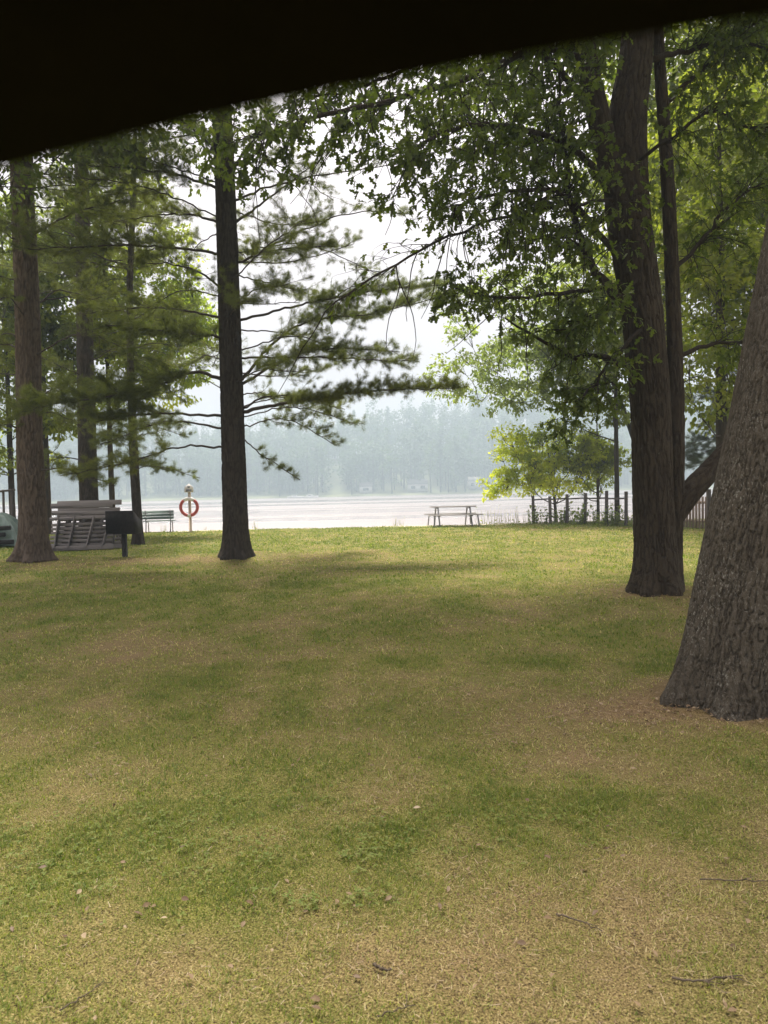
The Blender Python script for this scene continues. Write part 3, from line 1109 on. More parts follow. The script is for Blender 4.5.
# --- thin trunk beside the grill
B4 = G(138, 545)
Y4 = B4[1]
tp = [B4 - [0, 0, .1], P(137, 510, Y4), P(134, 460, Y4), P(131, 380, Y4), P(130, 290, Y4), P(133, 200, Y4), P(138, 60, Y4)]
tr = np.array([.15, .14, .13, .11, .095, .08, .03])
bo = [
    ([(134, 470), (155, 466, Y4 - .4), (200, 478, Y4 - .8)], .016, dict(t0=.3, dens=.5, width=.4)),
    ([(131, 400), (110, 392, Y4), (75, 400, Y4 + .4)], .016, dict(t0=.3, dens=.7, width=.4)),
    ([(131, 330), (150, 318, Y4), (185, 322, Y4 + .4)], .016, dict(t0=.3, dens=.7, width=.4)),
    ([(132, 250), (110, 238, Y4), (75, 244, Y4 + .4)], .016, dict(t0=.3, dens=.7, width=.4)),
    ([(133, 225), (155, 212, Y4), (190, 216, Y4 + .4)], .016, dict(t0=.3, dens=.7, width=.4)),
]
bo = [(px_path(a, Y4), r, o) for a, r, o in bo]
make_pine("pine_tree", "slender pine trunk right behind the black grill", B4, tp, tr, M_BARK_PINE, bo, (8, 12.5, .7, 2.2, 4), 14, extra=(3.0, 8, .4, 1.7), flare=.6, flare_h=.25, sides=50, per_m=18, rk=26, ridge=.01)


# --- the double trunked oak on the right
rng = np.random.default_rng(31)
B5 = G(657, 591)
Y5 = B5[1]
oak = empty("oak_tree", B5, "double trunked brown oak with low side limb right of centre", "tree")
m = MB()
trunk(m, [B5 - [0, 0, .12], P(656, 560, Y5), P(653, 500, Y5), P(650, 400, Y5), P(640, 300, Y5), P(627, 200, Y5), P(627, 120, Y5), P(637, 40, Y5), P(650, -160, Y5)],
      np.array([.27, .262, .25, .248, .262, .275, .245, .2, .1]), sides=240, per_m=44, flare=.62, flare_h=.24, ridge=.02, rk=33, seed=4)
trunk(m, [P(671, 590, Y5 + .12) - [0, 0, .1], P(674, 520, Y5 + .14), P(675, 480, Y5 + .15), P(676, 400, Y5 + .2), P(673, 300, Y5 + .25), P(667, 170, Y5 + .3), P(659, 48, Y5 + .3), P(655, -120, Y5 + .3)],
      np.array([.125, .12, .12, .105, .095, .085, .07, .03]), sides=90, per_m=34, flare=.4, flare_h=.25, ridge=.016, rk=24, seed=5)
trunk(m, [P(618, 195, Y5 - .04), P(604, 140, Y5 - .12), P(594, 95, Y5 - .2), P(586, 45, Y5 - .25), P(575, -40, Y5 - .3)], np.array([.16, .15, .135, .115, .08]), sides=80, per_m=30, flare=0, ridge=.014, rk=24, seed=6)
m.build("trunk", M_BARK_OAK, oak, B5, smooth=True)
m = MB()
trunk(m, [P(674, 515, Y5 + .15), P(690, 492, Y5 + .2), P(712, 468, Y5 + .35), P(735, 438, Y5 + .55), P(765, 385, Y5 + .8), P(800, 300, Y5 + 1.2)], np.array([.14, .15, .135, .115, .1, .07]), sides=80, per_m=30, flare=0, ridge=.014, rk=24, seed=7)
m.build("limb", M_BARK_OAK, oak, B5, smooth=True)

D = Y5
LIMBS = [  # points, r0, options
    ([(590, 60, D - .2), (540, 48, D - .6), (470, 78, D - 1.1), (390, 100, D - 1.6), (300, 122, D - 1.9), (245, 140, D - 2)], .05, dict(n_tw=46, tw_len=.85, per_tw=9, bare=10)),
    ([(604, 125, D - .1), (575, 88, D - .3), (550, 60, D - .6), (505, 25, D - 1)], .06, dict(n_tw=24, tw_len=.8, per_tw=8)),
    ([(612, 195, D - .1), (575, 150, D - .6), (520, 130, D - 1.1), (455, 128, D - 1.7), (400, 160, D - 2)], .045, dict(n_tw=44, tw_len=.85, per_tw=8, bare=6)),
    ([(622, 262, D - .1), (590, 222, D - .5), (560, 193, D - .9), (515, 190, D - 1.2), (455, 206, D - 1.6)], .042, dict(n_tw=40, tw_len=.75, per_tw=7, bare=9)),
    ([(628, 310, D - .2), (596, 272, D - .3), (574, 220, D - .5), (565, 150, D - .6), (556, 55, D - .7)], .06, dict(n_tw=34, tw_len=.8, per_tw=7)),
    ([(628, 366, D - .2), (600, 357, D - .4), (572, 357, D - .5), (545, 342, D - .6), (505, 318, D - .8)], .045, dict(n_tw=8, tw_len=.4, per_tw=4, t0=.35)),
    ([(622, 285, D - .2), (570, 292, D - .5), (505, 298, D - .9), (450, 286, D - 1.2)], .03, dict(n_tw=26, tw_len=.65, per_tw=6, bare=6)),
    ([(640, 330, D - .25), (602, 372, D - .6), (572, 412, D - .8)], .025, dict(n_tw=20, tw_len=.5, per_tw=6)),
    ([(636, 280, D - .25), (596, 318, D - .7), (570, 330, D - .9)], .025, dict(n_tw=20, tw_len=.6, per_tw=7)),
    ([(640, 160, D - .3), (665, 142, D - .6), (712, 112, D - .8), (745, 128, D - .9), (790, 125, D - 1)], .025, dict(n_tw=26, tw_len=.7, per_tw=6)),
    ([(668, 275, D + .3), (700, 242, D + .5), (735, 200, D + .8), (770, 180, D + 1)], .035, dict(n_tw=30, tw_len=.8, per_tw=7)),
    ([(676, 358, D + .3), (707, 345, D + .5), (745, 342, D + .8), (790, 335, D + 1)], .035, dict(n_tw=16, tw_len=.6, per_tw=6, t0=.35)),
    ([(661, 110, D + .3), (700, 70, D + .6), (740, 30, D + .9), (790, 10, D + 1)], .04, dict(n_tw=32, tw_len=.8, per_tw=8)),
    ([(650, 60, D), (690, 50, D + .5), (730, 40, D + .3), (790, 55, D)], .04, dict(n_tw=30, tw_len=.8, per_tw=7)),
    ([(590, 40, D - .2), (480, 40, D + .4), (380, 80, D + .8), (300, 100, D + 1.2)], .04, dict(n_tw=36, tw_len=.85, per_tw=7)),
    ([(612, 215, D + .1), (560, 235, D + .9), (500, 240, D + 1.6)], .035, dict(n_tw=26, tw_len=.8, per_tw=7)),
    ([(612, 200, D - .2), (565, 205, D - .6), (515, 214, D - 1), (460, 232, D - 1.3), (400, 262, D - 1.6), (335, 302, D - 1.8)], .022, dict(n_tw=22, tw_len=.6, per_tw=1, t0=.35, bare=9, droop=.6)),
    ([(612, 150, D + .1), (560, 140, D + .9), (480, 150, D + 1.6), (430, 190, D + 2)], .035, dict(n_tw=34, tw_len=.8, per_tw=7)),
]
for pts, r0, opt in LIMBS:
    wo, fo = MB(), MB()
    leafy_limb(wo, fo, px_path(pts, D), r0, .009, rng, **{**dict(leaf=.092), **opt})
    lb = wo.build("limb", M_BARK_OAK, oak, B5, smooth=True)
    fl = fo.build("foliage", M_OAK, lb)
    fl.data.transform(Matrix.Translation(tuple(-B5)))
# its high crown
wo, fo = MB(), MB()
cs, rs = [], []
for k in range(130):
    v = nrm(rng.normal(0, 1, 3)) * rng.uniform(.5, 1) * [5.6, 5.4, 3.4]
    c = np.array([B5[0] - 1.0, B5[1] + 2.8, 11.8]) + v
    if c[2] > 8.6:
        cs.append(c)
        rs.append(rng.uniform(.9, 1.5))
st = np.array([P(640, 40, Y5), P(650, -160, Y5), P(575, -40, Y5), P(655, -120, Y5)])
crown_clumps(wo, fo, st, cs, rs, rng, 380, .14, OVAL, .5)
wo.build("upper_branches", M_TWIG, oak, B5, smooth=True)
fo.build("crown", M_OAK, oak, B5)

# --- the big leaning tree at the right edge
rng = np.random.default_rng(41)
B6 = G(738, 694)
Y6 = B6[1]
big = empty("oak_tree", B6, "thick leaning oak trunk with pale lichen flecks at the right edge", "tree")
m = MB()
trunk(m, [B6 - [0, 0, .15], P(746, 650, Y6), P(757, 580, Y6 + .03), P(772, 500, Y6 + .06), P(792, 400, Y6 + .1), P(820, 250, Y6 + .15), P(850, 80, Y6 + .25), P(880, -140, Y6 + .4), P(900, -500, Y6 + .5)],
      np.array([.385, .375, .37, .365, .36, .35, .33, .28, .12]), sides=420, per_m=95, flare=.40, flare_h=.33, lobes=6, ridge=.012, rk=60, off=.08, seed=9)
trunk(m, [P(800, 700, Y6 + .05) - [0, 0, .15], P(806, 600, Y6), P(826, 450, Y6), P(860, 300, Y6), P(930, 60, Y6 + .1)], np.array([.3, .28, .27, .26, .2]), sides=300, per_m=85, flare=.35, flare_h=.3, ridge=.012, rk=60, off=.08, seed=10)
m.build("trunk", M_BARK_BIG, big, B6, smooth=True)
wo, fo = MB(), MB()
cs, rs = [], []
for k in range(80):
    v = nrm(rng.normal(0, 1, 3)) * rng.uniform(.5, 1) * [3.8, 3.8, 3.2]
    c = np.array([B6[0] + 2.6, B6[1] + 2.6, 10.6]) + v
    if c[2] > 6.6:
        cs.append(c)
        rs.append(rng.uniform(.8, 1.3))
st = np.array([P(850, 80, Y6 + .25), P(880, -140, Y6 + .4), P(900, -500, Y6 + .5)])
crown_clumps(wo, fo, st, cs, rs, rng, 380, .13, OVAL, .5)
wo.build("upper_branches", M_TWIG, big, B6, smooth=True)
fo.build("crown", M_OAK, big, B6)


# --- broadleaf trees further back
def bg_tree(name, label, base, h, r, cc, cr, n_cl, per, leaf, mat, seed, bark=M_BARK_OAK, lean=(0, 0), flat=.6, zmin=1.7, clr=(.6, 1.1), tint0=.5, group="broadleaf trees behind the lawn", template=OVAL, more=()):
    rng = np.random.default_rng(seed)
    base = np.asarray(base, float)
    t = empty(name, base, label, "tree", group)
    m = MB()
    tp = [base - [0, 0, .15], base + [lean[0] * .15, lean[1] * .15, h * .25], base + [lean[0] * .5, lean[1] * .5, h * .55], base + [lean[0], lean[1], h * .95]]
    p, rr = trunk(m, tp, np.array([r, r * .85, r * .6, r * .15]), sides=22, per_m=6, flare=.4, flare_h=.25, ridge=.008, seed=seed)
    m.build("trunk", bark, t, base, smooth=True)
    cs, rs = [], []
    while len(cs) < n_cl:
        v = nrm(rng.normal(0, 1, 3)) * rng.random() ** .4 * cr
        c = np.asarray(cc) + v
        if c[2] < base[2] + zmin:
            continue
        cs.append(c)
        rs.append(rng.uniform(*clr))
    for c in more:
        cs.append(np.asarray(c))
        rs.append(rng.uniform(*clr))
    wo, fo = MB(), MB()
    crown_clumps(wo, fo, p[len(p) // 4:], cs, rs, rng, per, leaf, template, tint0, flat)
    wo.build("branches", M_TWIG, t, base, smooth=True)
    fo.build("crown", mat, t, base)
    return t


def at(px, Y):
    x = P(px, 500, Y)[0]
    return on_ground(x, Y)


# lime green sapling over the lake end of the fence
b = at(556, 30.6)
bg_tree("small_tree", "small lime green tree leaning over the lake end of the fence", b, 4.0, .07, P(546, 459, 30.4), np.array([2.5, 1.3, 1.5]), 62, 170, .13, M_LIME, 51, lean=(-.4, 0), zmin=.9, clr=(.3, .75), tint0=.95, more=[P(a, b_, 30.2) for a, b_ in ((514, 468), (505, 474), (499, 482), (494, 489), (490, 496), (508, 488), (520, 484), (532, 488), (556, 424), (570, 432), (540, 430), (530, 440), (584, 440), (560, 486), (576, 484))])
bg_tree("small_tree", "mid green small tree behind the fence just right of lime one", at(598, 30.5), 5.2, .07, P(590, 462, 30.8), np.array([1.6, 1.3, 1.2]), 44, 180, .12, M_MID, 52, zmin=1.4, clr=(.4, .7), tint0=.55)
bg_tree("broadleaf_tree", "pale green tall tree behind the fence right of the lake gap", at(650, 29.6), 11.5, .12, P(545, 350, 31), np.array([4.4, 2.6, 3.7]), 100, 170, .16, M_PALE, 53, lean=(-3.0, 1.2), zmin=4.7, clr=(.55, 1.0), tint0=.55)
bg_tree("broadleaf_tree", "tall slim stemmed tree behind the fence beside the oak", at(617, 28.5), 12, .10, P(610, 330, 29), np.array([2.8, 2.2, 4.2]), 70, 190, .16, M_MID, 54, zmin=3.2, clr=(.5, .95))
bg_tree("broadleaf_tree", "yellow green maple filling the gap between the right trunks", at(722, 20), 13, .16, P(738, 250, 20), np.array([3.4, 2.6, 5.2]), 150, 230, .14, M_MAPLE, 55, zmin=3.2, clr=(.6, 1.0), tint0=.72)
bg_tree("broadleaf_tree", "deep green tree high behind the right hand oaks", at(770, 26), 15, .2, P(755, 120, 26), np.array([4.8, 3, 6.6]), 150, 200, .19, M_MID, 56, zmin=4, clr=(.8, 1.3))
bg_tree("broadleaf_tree", "mid green tree behind the double trunked oak", at(668, 27), 14, .17, P(678, 170, 27), np.array([3.3, 2.6, 6.6]), 130, 200, .17, M_MID, 60, zmin=4, clr=(.7, 1.2), tint0=.6)
# unseen tree added at the left so its crown shades the middle of the lawn
bg_tree("broadleaf_tree", "spreading tree added just left of the view to shade the middle lawn", on_ground(-8.3, 11.5), 13, .28, (-5.8, 12.8, 9.8), np.array([5.2, 4.4, 2.6]), 120, 420, .12, M_OAK, 80, zmin=6.4, clr=(.9, 1.4), group="broadleaf trees over the lawn")
# blue green conifer low behind the oak's side limb
rngp = np.random.default_rng(57)
b = at(745, 27)
ctp = [b - [0, 0, .1], b + [0, 0, 3], b + [0, 0, 7], b + [0, 0, 10]]
cb = []
for z in np.arange(2.2, 9.5, .42):
    for w in range(5):
        a = rngp.uniform(0, 2 * np.pi)
        l = 3.0 * (1.08 - z / 10.5) * rngp.uniform(.75, 1.1)
        s = b + [0, 0, z]
        cb.append(([s, s + [math.cos(a) * l * .5, math.sin(a) * l * .5, .02], s + [math.cos(a) * l, math.sin(a) * l, -.12 * l]], .02, dict(t0=.15, dens=.5, width=.7, needle=.15)))
make_pine("conifer", "blue green conifer seen beyond the oak's low side limb", b, ctp, np.array([.16, .13, .08, .02]), M_BARK_PINE, cb, None, 57, group="trees behind the picket fence", needle_mat=M_SPRUCE, sides=20, per_m=6)

# left background
LB = [
    (12, 28.5, "mid green tree at far left behind the tarp covered pile", 13, P(0, 330, 28.5), (3.4, 2.2, 5.4), 120, M_MID, .45),
    (48, 29.0, "grey green tree between the two left pine trunks", 12, P(58, 300, 29), (3.0, 2.0, 5.6), 110, M_PALE, .4),
    (112, 28.8, "green tree behind the slender pine trunk", 12, P(118, 290, 29), (3.0, 2.2, 5.2), 105, M_MID, .55),
    (233, 28.6, "bright green slim tree left of the dark pine", 10, P(172, 335, 28.5), (1.7, 1.3, 3.0), 46, M_LIME, .25),
]
for k, (px, Y, lab, h, cc, cr, n, mt, t0) in enumerate(LB):
    bg_tree("broadleaf_tree", lab, at(px, Y), h, .12 if px < 200 else .09, cc, np.array(cr), n, 170, .17, mt, 70 + k, zmin=2.0, clr=(.5, 1.0), tint0=t0)


# ------------------------------------------------------------------ fences
pf = [(533.5, 522), (550.5, 522.5), (567, 523), (584.5, 524), (606.5, 525), (626, 526)]
fpts = [G(*a) for a in pf]
f_root = empty("wire_fence", fpts[0], "low wire fence with dark wooden posts running from the lake", "fence")
rng = np.random.default_rng(61)
hts = [1.10, 1.05, 1.12, 1.14, 1.22, 1.2]
for a, h in zip(fpts, hts):
    m = MB()
    beam(m, a - [0, 0, .2], a + [rng.normal(0, .02), rng.normal(0, .02), h], .10, .10, rng.random(), .01)
    m.build("post", M_DARKWOOD, f_root, fpts[0])
m = MB()
for a, c in zip(fpts[:-1], fpts[1:]):
    beam(m, a + [0, .07, .93], c + [0, .07, .96], .04, .05, .4)
m.build("rail", M_DARKWOOD, f_root, fpts[0])
m = MB()
for a, c in zip(fpts[:-1], fpts[1:]):
    L = np.linalg.norm(c - a)
    for z in np.arange(.08, .95, .12):
        tube(m, [a + [0, -.07, z], c + [0, -.07, z]], .0035, 3)
    for u in np.arange(0, L, .14) / L:
        q = a * (1 - u) + c * u
        tube(m, [q + [0, -.075, .03], q + [0, -.075, .95]], .003, 3)
m.build("wire_mesh", M_WIRE, f_root, fpts[0])

q0, q1 = G(632, 526.5), G(711, 530.5)
dirn = nrm(q1 - q0)
q2 = q1 + dirn * 4.5
q2[2] = float(ground(q2[0], q2[1]))
p_root = empty("picket_fence", q0, "weathered picket fence behind the double trunked oak", "fence")
L = np.linalg.norm(q2 - q0)
m = MB()
nrml = nrm(np.array([-dirn[1], dirn[0], 0]))
for k, u in enumerate(np.arange(0.1, L, .125)):
    c = q0 + dirn * u
    c[2] = float(ground(c[0], c[1]))
    hh = 1.02 + rng.normal(0, .012)
    beam(m, c + [0, 0, .05], c + [rng.normal(0, .006), 0, hh], .02, .085, rng.random(), 0, up=tuple(nrml))
m.build("pickets", M_PICKET, p_root, q0)
m = MB()
for z in (.28, .85):
    beam(m, q0 + nrml * .035 + [0, 0, z], q2 + nrml * .035 + [0, 0, z], .04, .08, .3)
m.build("rail", M_PICKET, p_root, q0)
for c in (q1, q1 + dirn * 2.3, q2):
    m = MB()
    c = c - nrml * .08
    beam(m, c - [0, 0, .1], c + [0, 0, 1.24], .11, .11, .2, .01)
    m.build("post", M_DARKWOOD, p_root, q0)


# ------------------------------------------------------------------ weeds along the fence and the lake edge
def make_weed(loc, seed, h, label, group, n=14, tint0=.5, name="tall_weed"):
    rng = np.random.default_rng(seed)
    st, lf = MB(), MB()
    for k in range(n):
        a = rng.uniform(0, 2 * np.pi)
        o = np.array([math.cos(a), math.sin(a), 0]) * rng.uniform(0, .22)
        hh = h * rng.uniform(.5, 1.1)
        q = smooth_path([o, o + [math.cos(a) * .04, math.sin(a) * .04, hh * .5], o + [math.cos(a) * .16 * hh, math.sin(a) * .16 * hh, hh]], 6)
        tube(st, q, np.linspace(.006, .002, 6), 3, .8, cap=False)
        kk = rng.integers(4, 9) if name == 'tall_weed' else rng.integers(0, 3)
        pp = q[rng.integers(0, 6, kk)]
        d = nrm(rng.normal(0, 1, (kk, 3)) + [0, 0, .4])
        leaves(lf, pp, d, rng.normal(0, .4, (kk, 3)) + [0, 0, 1], rng.uniform(.05, .13, kk), OVAL, np.clip(tint0 + rng.normal(0, .2, kk), 0, 1))
    r = empty(name, loc, label, "plant", group)
    st.build("stems", M_WEED, r)
    lf.build("leaves", M_WEED, r)
    return r


rng = np.random.default_rng(66)
w0 = make_weed((0, 0, 0), 1, .55, "leafy weeds growing along the foot of the wire fence", "weeds along the wire fence", 16)
first = True
for k in range(15):
    u = k / 14 * (len(fpts) - 1.001)
    a = fpts[int(u)] * (1 - u % 1) + fpts[int(u) + 1] * (u % 1)
    x, y = a[0] + rng.normal(0, .15), a[1] + rng.uniform(-.15, .5)
    o = w0 if first else copy_tree(w0)
    first = False
    o.location = tuple(on_ground(x, y))
    o.rotation_euler.z = rng.uniform(0, 6.28)
    s = rng.uniform(.7, 1.3)
    o.scale = (s, s, s * rng.uniform(.8, 1.2))
w1 = make_weed((0, 0, 0), 3, .42, "sparse tall grass stalks on the lake edge", "stalks along the lake edge", 9, .75, "grass_clump")
first = True
for px in (394, 402, 484, 492, 500, 511, 519, 526, 258, 205, 165):
    x = P(px, 526, 29.6)[0]
    y = float(edge_y(x)) - rng.uniform(.0, .3)
    o = w1 if first else copy_tree(w1)
    first = False
    o.location = tuple(on_ground(x, y))
    o.rotation_euler.z = rng.uniform(0, 6.28)
    s = rng.uniform(.6, 1.3) * (1.3 if px > 480 else .7)
    o.scale = (s, s, s)


# ------------------------------------------------------------------ picnic table
def local(root_pos, yaw):
    Rm = rotz(yaw)
    return lambda v: np.asarray(v, float) @ Rm.T + root_pos


o = G(453, 525.5)
t = empty("picnic_table", o, "grey picnic table with two benches at the lake edge", "table")
yaw = R(4)
t.rotation_euler.z = yaw
m = MB()
for k in range(5):
    box(m, (0, (k - 2) * .15, .74), (1.72, .138, .04), None, .006, .2 + .15 * k)
m.build("tabletop", M_TABLE, t)
for s in (-1, 1):
    m = MB()
    for k in range(2):
        box(m, (0, s * .72 + (k - .5) * .14, .44), (2.05, .13, .04), None, .006, .3 + .3 * k)
    m.build("bench", M_TABLE, t)
for s in (-1, 1):
    m = MB()
    X0 = s * .62
    for q in (-1, 1):
        tube(m, smooth_path([(X0, q * .28, .72), (X0, q * .5, .38), (X0, q * .75, 0)], 8), .03, 8)
        tube(m, smooth_path([(X0 + s * .2, q * .8, .42), (X0 + s * .22, q * .84, .2), (X0 + s * .24, q * .86, 0)], 5), .026, 8)
    tube(m, [(X0, -.8, .40), (X0, .8, .40)], .025, 8)
    tube(m, [(X0, -.3, .70), (X0, .3, .70)], .025, 8)
    m.build("leg", M_STEEL, t)


# ------------------------------------------------------------------ life ring on its post
o = G(190.5, 529)
t = empty("life_ring_post", o, "pale wooden post with a small plaque, carrying the red life ring", "post")
m = MB()
box(m, (0, 0, .75), (.1, .09, 1.9), None, .01)
m.build("pole", M_POST, t)
m = MB()
pv = np.array([(-.17, 0, 1.52), (.17, 0, 1.52), (.17, 0, 1.72), (0, 0, 1.86), (-.17, 0, 1.72)])
v = np.vstack([pv + [0, -.075, 0], pv + [0, -.05, 0]])
m.add(v, [np.array([[0, 1, 2, 3, 4], [9, 8, 7, 6, 5]]), np.array([(k, k + 5, (k + 1) % 5 + 5, (k + 1) % 5) for k in range(5)])])
pl = m.build("plaque", M_WHITE, t)
m = MB()
box(m, (0, -.079, 1.59), (.22, .006, .09))
box(m, (0, -.079, 1.73), (.09, .006, .07))
m.build("plaque_print", M_STEEL, pl)
ring = empty("life_ring", o + [0, -.115, .95], "red life ring with pale bands hung on the post by the water", "life ring")


def torus_part(a0, a1, Rr, r, sx=1.0):
    m = MB()
    n = max(4, int(abs(a1 - a0) / .12))
    a = np.linspace(a0, a1, n + 1)
    b = np.arange(12) / 12 * 2 * np.pi
    A, Bm = np.meshgrid(a, b, indexing='ij')
    v = np.stack([(Rr + r * np.cos(Bm)) * np.sin(A), .8 * r * np.sin(Bm), (Rr + r * np.cos(Bm)) * np.cos(A)], -1)
    i = np.arange(n)[:, None] * 12
    j = np.arange(12)[None]
    f = np.stack([i + j, i + (j + 1) % 12, i + 12 + (j + 1) % 12, i + 12 + j], -1).reshape(-1, 4)
    m.add(v.reshape(-1, 3), [f, np.arange(12)[None, ::-1], (np.arange(12) + n * 12)[None]])
    return m


torus_part(R(38), R(168), .325, .062).build("ring_section", M_RED, ring, smooth=True)
torus_part(R(192), R(322), .325, .062).build("ring_section", M_RED, ring, smooth=True)
torus_part(R(-36), R(36), .325, .066).build("white_band", M_WHITE, ring, smooth=True)
torus_part(R(170), R(190), .325, .066).build("white_band", M_WHITE, ring, smooth=True)

# ------------------------------------------------------------------ green bench by the water
o = G(159, 530)
t = empty("park_bench", o, "green slatted bench facing the lake left of the life ring", "bench")
t.rotation_euler.z = R(8)
m = MB()
for k in range(3):
    box(m, (0, -.02 + .015 * k - .12, .56 + .115 * k), (1.18, .03, .10), rotx(R(-10)), .005, .4)
m.build("backrest", M_GREEN, t)
m = MB()
for k in range(4):
    box(m, (0, .02 + .12 * k, .44), (1.18, .10, .035), None, .005, .4)
m.build("seat", M_GREEN, t)
for s in (-1, 1):
    m = MB()
    tube(m, smooth_path([(s * .46, -.17, .86), (s * .46, -.10, .45), (s * .46, -.2, 0)], 7), .022, 8)
    tube(m, smooth_path([(s * .46, -.1, .41), (s * .46, .35, .41), (s * .46, .45, 0)], 9), .022, 8)
    m.build("leg", M_STEEL, t)

# ------------------------------------------------------------------ charcoal grill
o = G(125, 557)
t = empty("park_grill", o, "black steel park grill on a single post", "grill")
t.rotation_euler.z = R(-6)
m = MB()
beam(m, (0, 0, -.15), (0, 0, .58), .10, .10, .5, .006, up=(0, 1, 0))
m.build("post", M_BLACK, t)
m = MB()
W, Dp, H0, H1 = .68, .46, .57, 1.10
box(m, (0, 0, H0), (W, Dp, .025))
box(m, (0, -Dp / 2, (H0 + H1) / 2 + .01), (W, .012, H1 - H0), None, .004)
for s in (-1, 1):
    v = np.array([(s * W / 2, -Dp / 2 + .007, H0 + .013), (s * W / 2, Dp / 2, H0 + .013), (s * W / 2, Dp / 2, H0 + .26), (s * W / 2, -Dp / 2 + .007, H1)])
    v = np.vstack([v - [.006, 0, 0], v + [.006, 0, 0]])
    m.add(v, np.array([(0, 1, 2, 3), (4, 7, 6, 5), (0, 4, 5, 1), (1, 5, 6, 2), (2, 6, 7, 3), (3, 7, 4, 0)]))
box(m, (0, Dp / 2, H0 + .08), (W - .02, .012, .13))
m.build("firebox", M_BLACK, t)
m = MB()
for k in range(15):
    tube(m, [(-.31 + k * .0443, -Dp / 2 + .02, H0 + .27), (-.31 + k * .0443, Dp / 2 + .02, H0 + .27)], .006, 6)
for y in (-.18, .2):
    tube(m, [(-.325, y, H0 + .262), (.325, y, H0 + .262)], .007, 6)
g = m.build("grate", M_BLACK, t)
m = MB()
for s in (-1, 1):
    tube(m, smooth_path([(s * .25, Dp / 2 + .02, H0 + .27), (s * .25, Dp / 2 + .16, H0 + .28), (s * .25, Dp / 2 + .2, H0 + .25)], 6), .008, 6)
m.build("handle", M_STEEL, g)


# ------------------------------------------------------------------ weathered wooden sections leaning by the left pine
def slatted_section(loc, yaw, lean, W, H, label, seed, uprights=(-.78, -.28, .28, .8)):
    rng = np.random.default_rng(seed)
    t = empty("wooden_section", loc, label, "wooden panel")
    t.rotation_euler = (-lean, 0, yaw)
    for u in uprights:                                   # slanted broad uprights
        m = MB()
        beam(m, (u * W / 2 - .06 + rng.normal(0, .02), 0, .08), (u * W / 2 + .10 + rng.normal(0, .03), 0, H - .36 + rng.normal(0, .02)), .035, rng.uniform(.13, .22), rng.random(), .006, up=(0, 1, 0))
        m.build("upright", M_OLDWOOD, t)
    for z, hh, dy in ((.07, .13, -.045), (H - .44, .09, -.045), (H - .26, .12, -.04), (H - .06, .14, -.05)):
        m = MB()
        beam(m, (-W / 2 - rng.uniform(0, .04), dy, z), (W / 2 + rng.uniform(-.05, .06), dy, z + rng.normal(0, .022)), .04, hh, rng.random(), .006)
        m.build("plank", M_OLDWOOD, t)
    m = MB()
    for z in np.arange(.2, H - .5, .115):
        beam(m, (-W / 2, .045, z), (W / 2, .045, z + rng.normal(0, .008)), .03, .075, rng.random() * .5)
    m.build("slats", M_OLDWOOD, t)
    return t


o = G(80, 551)
slatted_section(o, R(5), R(20), 1.66, 1.36, "front grey weathered wooden section leaning beside the reddish pine", 3)
slatted_section(o + [.10, .32, 0], R(6), R(16), 1.70, 1.40, "rear grey weathered wooden section behind the leaning front one", 4)
# the pair leans on a low sawhorse
sh = on_ground(o[0] + .1, o[1] + .75)
t = empty("sawhorse", sh, "grey sawhorse propping the leaning wooden sections", "sawhorse")
m = MB()
beam(m, (-.8, 0, .84), (.8, 0, .84), .09, .09, .5, .006)
m.build("beam", M_OLDWOOD, t)
for s in (-1, 1):
    for q in (-1, 1):
        m = MB()
        beam(m, (s * .68, q * .04, .80), (s * .74, q * .17, 0), .07, .04, .4)
        m.build("leg", M_OLDWOOD, t)

# ------------------------------------------------------------------ tarp covered pile and pole frame at the left edge
o = G(-2, 546)
t = empty("covered_pile", o, "grey green tarp draped over a pile at the left edge", "tarp pile")
n = 40
u, v_ = np.meshgrid(np.linspace(-1, 1, n), np.linspace(-1, 1, n), indexing='ij')
hgt = 1.02 * (1 - np.maximum(np.abs(u), np.abs(v_)) ** 3.5) * (.85 + .15 * np.cos(3 * u))
fold = .05 * np.sin(9 * np.arctan2(v_, u) + 2 * u) * np.hypot(u, v_) + .06 * (fbm(u * 4, v_ * 4, seed=91) - .5)
V = np.stack([u * (.85 + fold), v_ * (.6 + fold), np.maximum(hgt + fold * .8, .04)], -1)
i, j = np.meshgrid(np.arange(n - 1), np.arange(n - 1), indexing='ij')
q = (i * n + j).reshape(-1)
m = MB()
m.add(V.reshape(-1, 3), np.stack([q, q + n, q + n + 1, q + 1], -1))
m.build("tarp", M_TARP, t, smooth=True)
for k, (x, z, L) in enumerate(((.35, .14, .9), (.2, .36, .7), (.42, .56, .6))):
    m = MB()
    tube(m, [(x - L / 2, -.62, z), (x + L / 2, -.64, z + .02)], .07, 10)
    m.build("log", M_BLACK, t, smooth=True)
o = on_ground(P(7, 500, o[1] + 1.2)[0], o[1] + 1.2)
t = empty("pole_frame", o, "two dark upright poles with a crossbar behind the tarp pile", "frame")
for s in (-1, 1):
    m = MB()
    tube(m, [(s * .13, 0, -.1), (s * .13 + .02, 0, 1.75)], .04, 8)
    m.build("pole", M_DARKWOOD, t)
m = MB()
tube(m, [(-.4, -.06, 1.68), (.3, -.06, 1.74)], .035, 8)
m.build("crossbar", M_DARKWOOD, t)


# ------------------------------------------------------------------ grass, clover, litter
rng = np.random.default_rng(101)


def scatter(y0, y1, dens, margin=1.9):
    n = int(dens * ((y1 ** 2 - y0 ** 2) * .5 * 1.08 + 2 * margin * (y1 - y0)))
    y = np.sqrt(rng.random(n) * (y1 ** 2 - y0 ** 2) + y0 ** 2)
    x = (rng.random(n) * 2 - 1) * (y * .54 + margin)
    return x, y


